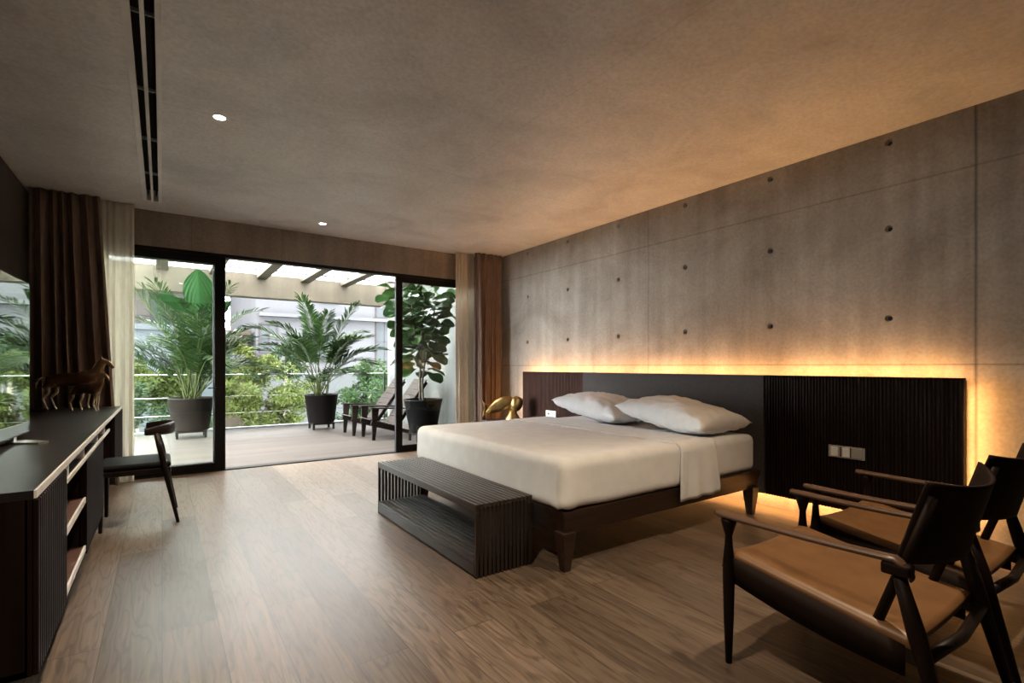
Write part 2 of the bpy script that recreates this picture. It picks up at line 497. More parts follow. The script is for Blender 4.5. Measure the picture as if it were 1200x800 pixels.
M_SOIL = mottled('potting_soil', (.03, .02, .014), (.07, .05, .035), 30, .95)
M_PALM = leafy('palm_leaflets', [(0.0075, 0.0182, 0.0044), (0.0149, 0.0323, 0.0086), (0.0279, 0.0516, 0.0149), (0.0118, 0.0258, 0.0107)], .4, .3)
M_BLADE = leafy('broad_palm_blade', [(0.0186, 0.0597, 0.0186), (0.0280, 0.0769, 0.0248)], .35, .4)
M_STALK = mottled('green_stalk', (0.0269, 0.0403, 0.0108), (0.0591, 0.0645, 0.0242), 8, .5, spec=.08)
M_FIDDLE = leafy('fiddle_leaf', [(0.0098, 0.0271, 0.0076), (0.0163, 0.0461, 0.0119), (0.0298, 0.0678, 0.0163), (0.0130, 0.0326, 0.0098)], .35, .2)
M_BARK = mottled('grey_bark', (.08, .065, .05), (.17, .14, .11), 12, .9, spec=.08)
M_TREEA = leafy('light_green_leaves', [(0.0227, 0.0320, 0.0058), (0.0380, 0.0497, 0.0098), (0.0538, 0.0641, 0.0165), (0.0294, 0.0402, 0.0098), (0.0590, 0.0576, 0.0231)], .55, .35)
M_TREEB = leafy('dark_green_leaves', [(0.0083, 0.0166, 0.0071), (0.0154, 0.0272, 0.0119), (0.0248, 0.0366, 0.0166), (0.0119, 0.0214, 0.0107)], .55, .25)
M_TREEC = leafy('fresh_green_leaves', [(0.0070, 0.0174, 0.0058), (0.0139, 0.0278, 0.0081), (0.0230, 0.0382, 0.0116), (0.0093, 0.0219, 0.0081)], .55, .3)
M_CHAIRO = wood('weathered_dark_wood', (0.0101, 0.0067, 0.0054), (0.0224, 0.0157, 0.0130), 'x', 1, .5, .1)
M_SLATO = wood('weathered_slats', (0.0376, 0.0309, 0.0269), (0.0645, 0.0538, 0.0484), 'y', 1, .55, .1)
M_BLDW = mottled('white_painted_masonry', (0.0279, 0.0279, 0.0290), (0.0330, 0.0330, 0.0339), .8, .85, spec=.08)
M_BLDB = mottled('brown_brick_render', (0.0200, 0.0142, 0.0108), (0.0275, 0.0209, 0.0158), 1.2, .85, spec=.08)
M_BLDP = mottled('pinkish_masonry', (0.0370, 0.0305, 0.0277), (0.0425, 0.0370, 0.0342), 1.0, .85, spec=.08)
M_BLDG = mottled('blue_grey_masonry', (0.0269, 0.0293, 0.0325), (0.0317, 0.0341, 0.0372), 1.0, .85, spec=.08)
M_WINF = mottled('dark_window_frame', (.012, .010, .010), (.020, .017, .017), 4, .7, 0, (1, 1, 1), 0, 6, .1)
M_WING = mottled('far_window_pane', (.010, .012, .013), (.022, .025, .026), 1.2, .6, 0, (1, 1, 1), 0, 6, .1)
M_GROUND = mottled('grey_paving', (0.0550, 0.0550, 0.0525), (0.0750, 0.0750, 0.0700), 1.5, .9, spec=.08)
M_LED = emit('warm_light_strip', (1.0, .47, .15), LED_POWER)
M_LAMP = emit('downlight_lens', (1.0, .93, .80), 14.0)

# ------------------------------------------------------------------ room shell
XL, XR, YB, YF, ZC = -1.10, 4.45, -2.4, 6.92, 2.99
floor = MB().box(XL - .1, XR + .1, YB - .1, YF + .06, -.2, 0).build('floor', M_FLOOR); struct(floor, 'grey brown wide plank oak floor', 'floor')
VX0, VX1, VY0, VY1 = -.165, -.001, 1.2, 6.52
c = MB()
c.box(XL - .1, VX0 + .01, YB - .1, YF + .2, ZC, ZC + .25)
c.box(VX1 - .01, XR + .1, YB - .1, YF + .2, ZC, ZC + .25)
c.box(VX0 + .01, VX1 - .01, YB - .1, VY0 + .01, ZC, ZC + .25)
c.box(VX0 + .01, VX1 - .01, VY1 - .01, YF + .2, ZC, ZC + .25)
ceil = c.build('ceiling', M_CEIL); struct(ceil, 'trowelled grey concrete ceiling', 'ceiling')
wl = MB().box(XL - .2, XL, YB - .1, YF + .2, -.2, ZC + .25).build('wall_left', M_DARKWALL); struct(wl, 'dark brown left wall', 'wall')
wb = MB().box(XL - .2, XR + .2, YB - .3, YB, -.2, ZC + .25).build('wall_back', M_DARKWALL); struct(wb, 'dark wall behind the viewer', 'wall')
# right wall with conical tie holes cut into it
wr = MB().box(XR, XR + .3, YB - .1, YF + .2, -.2, ZC + .25).build('wall_right', M_WALLC)
cut = MB()
TIES = [(y, z) for y in (.58, 1.48, 2.37, 3.26, 4.19, 5.10, 6.00) for z in (2.915, 2.275, 1.607)]
for y, z in TIES:
    vs = []; n = 20
    for x, r in ((XR - .01, .027), (XR + .004, .025), (XR + .035, .015)):
        for k in range(n):
            a = 2 * pi * k / n
            vs.append((x, y + r * cos(a), z + r * sin(a)))
    fs = [tuple(range(n - 1, -1, -1)), tuple(2 * n + k for k in range(n))]
    for i in range(2):
        for k in range(n):
            k2 = (k + 1) % n
            fs.append((i * n + k, i * n + k2, (i + 1) * n + k2, (i + 1) * n + k))
    cut.add(vs, fs)
co = cut.build('cutter', M_WALLC)
bmx = bmesh.new(); bmx.from_mesh(co.data); bmesh.ops.recalc_face_normals(bmx, faces=bmx.faces); bmx.to_mesh(co.data); bmx.free()
md = wr.modifiers.new('holes', 'BOOLEAN'); md.object = co; md.operation = 'DIFFERENCE'; md.solver = 'EXACT'
bpy.context.view_layer.update()
dg = bpy.context.evaluated_depsgraph_get()
cutmesh = bpy.data.meshes.new_from_object(wr.evaluated_get(dg))
wr.modifiers.clear(); wr.data = cutmesh
bpy.data.objects.remove(co)
struct(wr, 'bare cast concrete wall with rows of tie holes', 'wall')
ties = MB()
for y, z in TIES:
    vs = [(XR + .0335, y + .017 * cos(2 * pi * k / 16), z + .017 * sin(2 * pi * k / 16)) for k in range(16)]
    vs += [(XR + .0345, p[1], p[2]) for p in vs]
    fs = [tuple(range(16)), tuple(range(31, 15, -1))] + [(k, (k + 1) % 16, 16 + (k + 1) % 16, 16 + k) for k in range(16)]
    ties.add(vs, fs)
ties.build('tie_hole_plugs', mottled('dark_grout', (.035, .022, .016), (.06, .04, .03), 20, .9), wr)
# front wall: lintel and jambs around the wide sliding door
fw = MB()
fw.box(XL - .1, XR + .1, YF, YF + .2, 2.592, ZC + .05)
fw.box(XL - .1, -1.0, YF, YF + .2, -.2, 2.592)
fw.box(4.36, XR + .1, YF, YF + .2, -.2, 2.592)
wf = fw.build('wall_front', M_BEAM); struct(wf, 'concrete lintel and jambs over the sliding door', 'wall')

# sliding door frames
fr = MB()
fr.box(-1.0, 4.36, YF + .0, YF + .13, 2.555, 2.592)           # head
fr.box(-1.0, -.95, YF + .0, YF + .13, 0, 2.555)
fr.box(4.31, 4.36, YF + .0, YF + .13, 0, 2.555)
fr.box(-1.0, 4.36, YF + .0, YF + .13, -.01, .012)           # track
tr = fr.build('trim_1', M_FRAME); struct(tr, 'black aluminium door surround', 'door frame')
def slider(name, x0, x1, y0, label, stile_l, stile_r, top, bot):
    m = MB()
    m.box(x0, x0 + stile_l, y0, y0 + .05, .012, 2.555, .002)
    m.box(x1 - stile_r, x1, y0, y0 + .05, .012, 2.555, .002)
    m.box(x0 + stile_l, x1 - stile_r, y0, y0 + .05, 2.555 - top, 2.555)
    m.box(x0 + stile_l, x1 - stile_r, y0, y0 + .05, .012, .012 + bot)
    o = m.build(name, M_FRAME); struct(o, label, 'door')
    MB().box(x0 + stile_l - .005, x1 - stile_r + .005, y0 + .02, y0 + .028, .012 + bot - .005, 2.555 - top + .005).build('glass_pane', M_GLASS, o)
    return o
d1 = slider('door_1', -.95, .625, YF + .01, 'closed left glass sliding door panel in black frame', .08, .115, .085, .09)
h = MB(); h.box(.44, .53, YF - .035, YF - .022, .985, 1.0, .003); h.box(.515, .53, YF - .03, YF + .012, .98, 1.005)
h.build('door_handle', M_FRAME, d1)
d2 = slider('door_2', 2.775, 4.31, YF + .01, 'right glass sliding door panel in black frame', .10, .08, .085, .085)
d3 = slider('door_3', -.93, .60, YF + .07, 'glass sliding door panel parked behind the left panel', .08, .10, .085, .09)

# linear ceiling diffuser
v = thing('ceiling_vent', 'long white linear air diffuser with two dark slots in ceiling', 'vent', ((VX0 + VX1) / 2, (VY0 + VY1) / 2, ZC))
hx = (VX1 - VX0) / 2; hy = (VY1 - VY0) / 2
m = MB()
m.box(-hx, -hx + .036, -hy, hy, -.006, .012, .002); m.box(hx - .030, hx, -hy, hy, -.006, .012, .002)
m.box(-.010, .010, -hy, hy, -.005, .02, .002)
m.box(-hx, hx, hy - .03, hy, -.006, .012, .002); m.box(-hx, hx, -hy, -hy + .03, -.006, .012, .002)
m.build('frame', M_WHITEMET, v)
m = MB(); m.box(-hx + .012, hx - .012, -hy + .012, hy - .012, .11, .13)
m.box(-hx + .012, -hx + .018, -hy + .012, hy - .012, .0, .12); m.box(hx - .018, hx - .012, -hy + .012, hy - .012, .0, .12)
m.build('plenum', M_BLACK, v)
y = -hy + .2
while y < hy - .1:
    MB().box(-hx + .02, hx - .02, y, y + .004, .008, .03).build('cross_bar', M_STEEL, v)
    y += .85
for sx in (-.034, .036):
    MB().bar((sx, -hy + .03, .06), (sx, hy - .03, .06), .004, .04, up=(.3, 0, 1)).build('deflector_blade', M_BLACK, v)

# recessed downlights (two are in view, the run continues behind the viewer)
def downlight(x, y, label):
    t = thing('downlight', label, 'ceiling light', (x, y, ZC), 0, 'recessed ceiling downlights')
    MB().lathe([(.034, -.0005), (.045, -.0045), (.050, -.004), (.051, .0)], (0, 0, 0), 32, False, False).build('trim_ring', M_WHITEMET, t)
    MB().lathe([(.0, -.0012), (.036, -.0012)], (0, 0, 0), 32, False, False).build('lens', M_LAMP, t)
    l = bpy.data.lights.new('spot', 'SPOT'); l.energy = SPOT_POWER; l.color = (1, .80, .56); l.spot_size = radians(105); l.spot_blend = .7; l.shadow_soft_size = .04
    lo = bpy.data.objects.new('downlight_beam', l); COL.objects.link(lo); lo.parent = t; lo.location = (0, 0, -.02)
    return t
downlight(.33, 4.06, 'lit round downlight in the ceiling beside the air diffuser')
downlight(1.61, 6.37, 'small lit round downlight in the ceiling near the sliding door')
downlight(2.50, .80, 'round downlight in the ceiling right above the two armchairs')
downlight(.33, 1.30, 'round downlight in the ceiling close above the viewer')

# ------------------------------------------------------------------ headboard wall panel with light strips
HX = 4.30   # front plane
hb = thing('headboard', 'wide dark wood headboard panel with warm light glowing round its edges', 'headboard', (HX, 3.55, 0))
Y0, Y1, Z0, Z1 = 1.02 - 3.55, 5.93 - 3.55, .145, 1.172
def slatted(y0, y1):
    m = MB()
    m.box(.012, .055, y0, y1, Z0, Z1)
    p = .0235; y = y0 + .003
    while y < y1 - .012:
        m.box(-.004, .014, y, y + .0145, Z0, Z1, .003, 1)
        y += p
    return m
slatted(Y0, 2.34 - 3.55).build('slatted_panel', M_DWOODZ, hb)
slatted(4.65 - 3.55, Y1).build('slatted_panel', wood('reddish_slats', (.055, .024, .017), (.10, .044, .032), 'z', 1, .6, .12), hb)
MB().box(-.006, .055, 2.345 - 3.55, 4.645 - 3.55, Z0, Z1, .004).build('upholstered_panel', M_UPH, hb, label='plain grey upholstered centre panel')
m = MB()
m.box(.055, .149, Y0 + .018, Y1 - .018, Z0 + .018, Z0 + .04); m.box(.055, .149, Y0 + .018, Y0 + .04, Z0 + .018, Z1 - .018)
m.box(.055, .149, Y0 + .018, Y1 - .018, Z1 - .04, Z1 - .018); m.box(.055, .149, Y1 - .04, Y1 - .018, Z0 + .018, Z1 - .018)
m.build('mounting_frame', M_BLACK, hb)
a, b = .062, .077
for bx in ((a, b, Y0 + .03, Y1 - .03, Z1 - .018, Z1 - .016), (a, b, Y0 + .03, Y1 - .03, Z0 + .016, Z0 + .018),
           (a, b, Y0 + .016, Y0 + .018, Z0 + .04, Z1 - .04), (a, b, Y1 - .018, Y1 - .016, Z0 + .04, Z1 - .04)):
    MB().box(*bx).build('light_strip', M_LED, hb, label='glowing amber light strip')

# switch plates on the headboard
sw = thing('switch_plate', 'grey three-module switch plate on the dark slatted headboard behind the armchairs', 'switch', (HX - .006, 1.70, .592))
MB().box(-.008, .0, -.125, .125, -.046, .046, .003).build('plate', M_SWITCH, sw)
for i, (y, w) in enumerate(((.082, .05), (.0, .05), (-.075, .068))):
    MB().box(-.012, -.006, y - w / 2, y + w / 2, -.036, .036, .002).build('rocker', M_SOCKETW if i < 2 else M_SWITCH, sw)
for y in (.038, -.030): MB().box(-.010, -.007, y - .004, y + .004, -.038, .038).build('module_gap', M_PLASTIC, sw)
so = thing('socket_plate', 'small white socket plate on headboard beside the far pillow', 'socket', (HX - .006, 5.26, .61))
MB().box(-.008, .0, -.105, .105, -.045, .045, .003).build('plate', M_SOCKETW, so)
MB().box(-.0095, -.007, .028, .060, -.012, .012).build('socket_hole', M_PLASTIC, so)

# ------------------------------------------------------------------ bed
BX0, BX1, BY0, BY1 = 1.97, 4.14, 2.29, 4.42
bed = thing('bed', 'wide low dark wood platform bed with a white mattress', 'bed', ((BX0 + BX1) / 2, (BY0 + BY1) / 2, 0))
def rel(p, o): return (p[0] - o.location[0], p[1] - o.location[1], p[2] - o.location[2])
OX, OY = (BX0 + BX1) / 2, (BY0 + BY1) / 2
m = MB()
hxw, hyw = (BX1 - BX0) / 2, (BY1 - BY0) / 2
# tapering skirt: wider at the top
def skirt(zt, zb, ins):
    a = [(-hxw, -hyw, zt), (hxw, -hyw, zt), (hxw, hyw, zt), (-hxw, hyw, zt)]
    b = [(-hxw + ins, -hyw + ins, zb), (hxw, -hyw + ins, zb), (hxw, hyw - ins, zb), (-hxw + ins, hyw - ins, zb)]
    return a + b
m.add(skirt(.372, .225, .035), [(0, 1, 5, 4), (1, 2, 6, 5), (2, 3, 7, 6), (3, 0, 4, 7), (0, 3, 2, 1), (4, 5, 6, 7)])
m.build('frame', M_BEDW, bed)
for sx in (-1, 1):
    for sy in (-1, 1):
        m = MB()
        x = sx * (hxw - .055) ; y = sy * (hyw - .055)
        m.bar((x, y, .24), (x + sx * (.0 if sx < 0 else .0), y, 0), .10, .10, .05, .05, up=(0, 1, 0), bev=.004)
        m.build('leg', M_BEDW, bed)
def mat_disp(p):
    return Vector((0, 0, .004 * noise.noise(Vector((p.x * 3, p.y * 3, 1)))))
MB().rbox(-hxw + .04, hxw - .01, -hyw + .035, hyw - .035, .365, .675, .055, (26, 26, 10), mat_disp).build('mattress', M_SHEET, bed, weld=True)
# the top sheet, hanging over the foot and both sides, folded back before the pillows
sheet = thing('bed_sheet', 'white cotton sheet spread over the bed and hanging over its foot', 'sheet', (OX, OY, .375))
def sh_disp(p):
    d = Vector((0, 0, 0))
    w = Vector((p.x * 1.4, p.y * 1.4, p.z * 1.1))
    d.z += .007 * noise.noise(w * 1.5) + .004 * noise.noise(w * 4)
    low = max(0, min(1, (.31 - p.z) / .30))
    d.z += .0035 * abs(noise.noise(Vector((p.x * 3.2 + p.y * 5.5, p.y * 2.2 - p.x * 2, 11)))) * (1 - low)
    if p.x < -hxw + .09 and p.y < -hyw + .09:      # gathered fold at the corner
        d += Vector((-1, -1, 0)) * (.020 * low)
    if p.x < -hxw + .05:      # foot drop
        d.x += -(.012 * noise.noise(Vector((p.y * 5, p.z * 1.5, 3))) + .005 * noise.noise(Vector((p.y * 14 + p.z * 6, p.z * 4, 5)))) * low - .006 * low
        d.z += .012 * low * noise.noise(Vector((p.y * 2.5, 0, 7)))
    if abs(p.y) > hyw - .05:
        s = 1 if p.y > 0 else -1
        d.y += s * (.010 * noise.noise(Vector((p.x * 5, p.z * 1.5, 9))) + .004 * noise.noise(Vector((p.x * 15, p.z * 3, 2)))) * low + s * .004 * low
        d.z += .012 * low * noise.noise(Vector((p.x * 2.5, 0, 4)))
    return d
SHX = 3.12 - OX
m = MB(); m.rbox(-hxw - .004, SHX, -hyw + .004, hyw - .004, -.005, .312, .06, (46, 54, 14), sh_disp, skip=('-z', '+x'))
m.build('spread', M_SHEET, sheet, weld=True, solid=.006)
# turned-down band lying across the bed with hanging ends
def band(u, v):
    # u along X, v across the bed and down both sides
    x = SHX - .05 + u * .43
    W = hyw + .004; drop = .385
    s = -1 + 2 * v
    tot = W + drop
    d = abs(s) * tot; sg = 1 if s > 0 else -1
    r = .06
    if d < W - r: y = d; z = .3165
    elif d < W - r + r * pi / 2:
        a = (d - (W - r)) / r; y = W - r + r * sin(a); z = .3165 - r + r * cos(a)
    else:
        y = W; z = .3165 - r - (d - (W - r + r * pi / 2))
    low = max(0, min(1, (.25 - z) / .3))
    if sg < 0:
        y += low * (.018 + .030 * noise.noise(Vector((x * 8, z * 2, 1))) + .012 * sin(x * 42))
        x += low * (-.03 + .07 * u)
        z += low * .02 * noise.noise(Vector((x * 6, 4, 2)))
    z += .004 * noise.noise(Vector((x * 5, y * 3, 8)))
    return (x, sg * y, z)
m = MB(); m.grid(band, 26, 110)
m.build('turn_down', M_SHEET, sheet, solid=.008)

def pillow(label, loc, rz, rx, ry, L=.50, W=.33, H=.135, seed=0):
    def surf(sgn):
        def fn(u, v):
            a = -1 + 2 * u; b = -1 + 2 * v
            ca = 1 - .10 * (1 - b * b); cb = 1 - .12 * (1 - a * a)
            x = L * a * ca; y = W * b * cb
            t = max(0, (1 - a * a) * (1 - b * b)) ** .36
            edge = (1 - t)
            wr_ = .014 * noise.noise(Vector((a * 5 + seed, b * 5, sgn))) +   .020 * edge * noise.noise(Vector((a * 8, b * 8 + seed, 2 * sgn)))
            z = sgn * H * t * (1 + .10 * noise.noise(Vector((a * 1.4 + seed, b * 1.4, 4)))) + wr_ * min(1, t * 4)
            return (x, y, z)
        return fn
    m = MB(); m.grid(surf(1), 40, 30)
    n0 = len(m.f)
    m.grid(surf(-1), 40, 30)
    m.f[n0:] = [f[::-1] for f in m.f[n0:]]
    o = m.build('pillow', M_PILLOW, weld=True)
    o.location = loc; o.rotation_euler = (rx, ry, rz)
    tag(o, label, 'pillow', 'pillows on the bed')
    return o
pillow('white pillow at the near side of the bed, overlapping the other pillow', (3.74, 2.79, .83), radians(90), radians(0), radians(-7), .47, .34, .135, 1)
pillow('white pillow at the far side of the bed beside the socket', (3.78, 3.74, .83), radians(90), radians(0), radians(-7), .47, .34, .135, 5)

# ------------------------------------------------------------------ slatted bench
BNX0, BNX1, BNY0, BNY1, BNZ = 1.51, 1.925, 2.545, 4.18, .435
bn = thing('slatted_bench', 'long dark slatted wooden bench with open lower shelf at the bed foot', 'bench', ((BNX0 + BNX1) / 2, (BNY0 + BNY1) / 2, 0))
hx = (BNX1 - BNX0) / 2; hy = (BNY1 - BNY0) / 2
def slats_y(zt, th, edge, hy=hy):
    m = MB(); n = 12; p = 2 * hx / n
    for i in range(n):
        x = -hx + i * p
        e = edge if i in (0, n - 1) else th
        m.box(x + .001, x + p - .010 if i < n - 1 else hx, -hy, hy, zt - e, zt, .0015, 1)
    for y in (-.55, 0, .55):
        m.box(-hx + .02, hx - .02, y - .02, y + .02, zt - .032, zt - th)
    return m
slats_y(BNZ, .02, .045).build('seat_slats', M_BENCH, bn)
m = slats_y(.105, .02, .02, hy - .023)
m.box(-hx, -hx + .022, -hy + .023, hy - .023, .012, .082, .002); m.box(hx - .022, hx, -hy + .023, hy - .023, .012, .082, .002)
m.build('shelf', M_BENCH, bn)
for s in (-1, 1):
    m = MB(); n = 14; p = 2 * hx / n
    for i in range(n):
        x = -hx + i * p
        m.box(x + .001, x + p - .009 if i < n - 1 else hx, s * hy - .022 if s > 0 else -hy, s * hy if s > 0 else -hy + .022, .0, BNZ - (.0455 if i in (0, n - 1) else .0205), .0015, 1)
    yy = s * (hy - .035)
    m.box(-hx + .004, hx - .004, yy - .013, yy + .013, BNZ - .05, BNZ - .03); m.box(-hx + .004, hx - .004, yy - .013, yy + .013, .03, .06)
    m.build('end_panel', M_BENCHZ, bn)

# ------------------------------------------------------------------ bedside table and gilded figure beyond the bed
ns = thing('bedside_table', 'dark bedside table mostly hidden beyond the bed, holding a gold figure', 'table', (4.0, 5.72, 0))
MB().box(-.28, .26, -.42, .42, .46, .49, .004).build('table_top', M_DWOODX, ns)
MB().box(-.26, .25, -.40, .40, .20, .46, .003).build('body', M_DWOOD, ns)
MB().box(-.275, -.26, -.385, .385, .215, .445, .002).build('drawer', M_DWOOD, ns)
for sx in (-.22, .21):
    for sy in (-.36, .36):
        MB().bar((sx, sy, .205), (sx, sy, 0), .045, .045, .03, .03, up=(0, 1, 0)).build('leg', M_DWOOD, ns)
gf = thing('golden_figure', 'gold fish-like metal figure with raised tail on the bedside table', 'sculpture', (3.93, 5.88, .49), radians(-35))
m = MB()
body = [(-.22, 0, .12), (-.15, .02, .155), (-.07, .03, .20), (.01, .0, .245), (.07, -.02, .29), (.115, -.02, .335)]
m.tube(body, [.012, .032, .048, .050, .036, .008], 18, True, 1.9)
m.build('body', M_GOLD, gf)
m = MB()
def fin(u, v):
    a = -1 + 2 * v
    x = -.18 - .11 * u + .035 * u * (1 - abs(a)); z = .145 + a * .115 * u + .035 * u + .015 * sin(u * 5)
    y = .02 * sin(u * 4 + a * 2)
    return (x, y, z)
m.grid(fin, 10, 16); m.build('tail', M_GOLD, gf, solid=.010)
m = MB()
m.lathe([(.002, -.11), (.045, -.095), (.078, -.05), (.088, 0), (.076, .055), (.042, .095), (.0, .105)], (.19, 0, .235), 24, False, False)
m.tube([(.13, 0, .30), (.20, -.012, .322), (.265, -.01, .29), (.275, 0, .22)], [.012, .022, .02, .008], 10)
m.build('head', M_GOLD, gf)
m = MB(); m.lathe([(.10, 0), (.105, .01), (.09, .05), (.06, .10), (.045, .16)], (.14, 0, 0), 24, True); m.build('base', M_GOLD, gf)

# ------------------------------------------------------------------ long console on the left
CX0, CX1, CY0, CY1, CZ0, CZ1 = -1.095, -.34, 2.24, 6.50, .24, .845
cn = thing('media_console', 'long dark wall-hung console desk with pale edge bands and slatted doors', 'console', (CX1, CY0, 0))
W = CX0 - CX1; LN = CY1 - CY0
MB().box(W, -.004, 0, LN, CZ1 - .03, CZ1, .001).build('top', M_CONS, cn)
MB().box(-.004, .003, 0, LN, CZ1 - .026, CZ1 - .0005).build('edge_band', M_TRIM, cn, label='pale front edge band')
yA, yB, yC, yD = .60, 1.30, 2.22, 3.26
m = MB()
m.box(W, -.02, 0, .03, CZ0, CZ1 - .03); m.box(W, -.02, yA - .02, yA, CZ0, CZ1 - .03); m.box(W, -.02, yB, yB + .02, CZ0, CZ1 - .03)
m.box(W, -.02, yC - .02, yC, CZ0, CZ1 - .03); m.box(W, -.02, yD, yD + .02, CZ0, CZ1 - .03); m.box(W, -.02, LN - .025, LN, CZ0, CZ1 - .03)
m.box(W, -.02, 0, yC, CZ0, CZ0 + .02); m.box(W, -.02, yD, LN, CZ0, CZ0 + .02)
m.box(W, W + .015, 0, LN, CZ0, CZ1 - .03)
m.build('carcass', M_DWOODZ, cn)
def sl_door(y0, y1, z1):
    m = MB(); m.box(-.025, -.008, y0, y1, CZ0, z1)
    y = y0; p = .034
    while y < y1 - .01:
        m.box(-.008, .008, y, min(y + .022, y1), CZ0, z1, .003, 1); y += p
    return m
sl_door(0, yA, CZ1 - .03).build('slatted_door', M_DWOODZ, cn)
sl_door(yB, yC, .745).build('slatted_door', M_DWOODZ, cn)
sl_door(yD, LN, CZ1 - .03).build('slatted_door', M_DWOODZ, cn)
MB().box(W, -.006, yA, 2.82, .745, .757).build('slot_floor', M_DWOOD, cn)
MB().box(-.006, .003, yA, 2.82, .742, .760).build('edge_band', M_TRIM, cn, label='pale edge band under the open slots')
for y in (.72, 1.27, 1.95, 2.45):
    MB().box(-.30, -.002, y, y + .014, .757, CZ1 - .03).build('slot_divider', M_TRIM, cn)
for z in (.52, .26):
    MB().box(W + .02, -.006, yA, yB, z, z + .022).build('shelf', M_REDWOOD, cn)
    MB().box(-.006, .003, yA, yB, z - .002, z + .026).build('edge_band', M_TRIM, cn, label='pale shelf edge band')
MB().box(-.32, -.10, .74, .755, .28, .745).build('shelf_divider', M_DWOODZ, cn)
MB().box(-.10, -.09, .738, .757, .28, .745).build('edge_band', M_TRIM, cn)

# television
tv = thing('television', 'large flat television standing on the console, reflecting the balcony plants', 'television', (-.62, 3.92, CZ1), radians(-2.4))
MB().box(-.045, .0, -1.46, 0, .032, .875, .004).build('casing', M_PLASTIC, tv)
MB().box(.0, .002, -1.452, -.008, .042, .867).build('screen', M_SCREEN, tv)
for y0 in (-.22, -1.24):
    m = MB()
    vs = [(.02, y0 + .03, .0), (.14, y0 - .10, 0), (.11, y0 - .16, 0), (-.04, y0 - .05, 0), (-.16, y0 - .10, 0), (-.16, y0 + .02, 0)]
    n = len(vs); vs += [(p[0], p[1], .010) for p in vs]
    m.add(vs, [tuple(range(n - 1, -1, -1)), tuple(range(n, 2 * n))] + [(i, (i + 1) % n, n + (i + 1) % n, n + i) for i in range(n)])
    m.bar((-.02, y0 - .03, .008), (-.02, y0 - .03, .06), .05, .03, up=(1, 0, 0))
    m.build('stand_foot', M_SILVER, tv)

# horses: one continuous lofted body each
def horse(label, loc, rz, s, group):
    t = thing('horse_figurine', label, 'figurine', loc, rz, group)
    t.scale = (s, s, s)
    def skin(name, chains, mat):
        me = bpy.data.meshes.new(name); vs = []; es = []; rs = []
        idx = {}
        for ch in chains:
            prev = None
            for (p, r) in ch:
                key = tuple(round(q, 4) for q in p)
                if key not in idx:
                    idx[key] = len(vs); vs.append(p); rs.append(r)
                if prev is not None and prev != idx[key]: es.append((prev, idx[key]))
                prev = idx[key]
        me.from_pydata(vs, es, [])
        o = bpy.data.objects.new(name, me); COL.objects.link(o)
        md = o.modifiers.new('skin', 'SKIN'); md.use_smooth_shade = True
        for i, sv in enumerate(me.skin_vertices[0].data):
            q = rs[i]; sv.radius = q if hasattr(q, '__len__') else (q, q)
            sv.use_root = (i == 0)
        sb = o.modifiers.new('sub', 'SUBSURF'); sb.levels = 2; sb.render_levels = 2
        bpy.context.view_layer.update()
        e = o.evaluated_get(bpy.context.evaluated_depsgraph_get())
        nm = bpy.data.meshes.new_from_object(e)
        bpy.data.objects.remove(o)
        nm.materials.clear(); nm.materials.append(mat)
        for pl in nm.polygons: pl.use_smooth = True
        r_ = bpy.data.objects.new(name, nm); COL.objects.link(r_); r_.parent = t
        return r_
    B0 = ((-.02, 0, .60), (.115, .14)); BC = ((.24, 0, .60), (.12, .15)); BR = ((-.30, 0, .61), (.125, .145))
    sp = [((-.40, 0, .60), (.05, .06)), BR, B0, BC, ((.35, 0, .70), (.075, .12)), ((.40, 0, .84), (.05, .09)), ((.44, 0, .955), (.042, .06)),
          ((.52, 0, .945), (.04, .055)), ((.59, 0, .865), (.028, .036)), ((.63, 0, .81), (.026, .028))]
    chains = [sp]
    for sy in (-1, 1):
        dx = .05 * sy
        chains.append([BR, ((-.33 + dx, sy * .075, .46), .062), ((-.29 + dx, sy * .08, .36), .034), ((-.38 + dx, sy * .08, .24), .020), ((-.33 + dx, sy * .08, .08), .016), ((-.30 + dx, sy * .08, .012), .022)])
        chains.append([BC, ((.27 - dx, sy * .075, .44), .045), ((.29 - dx, sy * .08, .27), .021), ((.26 - dx, sy * .08, .10), .016), ((.285 - dx, sy * .08, .012), .022)])
        chains.append([((.44, 0, .955), (.042, .06)), ((.435, sy * .035, 1.03), .010), ((.44, sy * .04, 1.06), .005)])
    skin('body', chains, M_BRONZE)
    m = MB()
    m.tube([(.44, 0, 1.01), (.37, 0, .95), (.31, 0, .84), (.26, 0, .735)], [.016, .03, .032, .012], 10, True, .5); m.build('mane', M_BRONZEL, t)
    m = MB()
    m.tube([(-.42, 0, .64), (-.50, 0, .60), (-.54, 0, .48), (-.53, 0, .36)], [.018, .028, .026, .006], 10); m.build('tail', M_BRONZEL, t)
    return t
horse('larger bronze horse figurine at the far end of the console', (-.68, 6.17, CZ1), 0, .475, 'bronze horses on the console')
horse('smaller bronze horse figurine standing in front of the larger horse', (-.55, 5.90, CZ1), radians(-42), .345, 'bronze horses on the console')

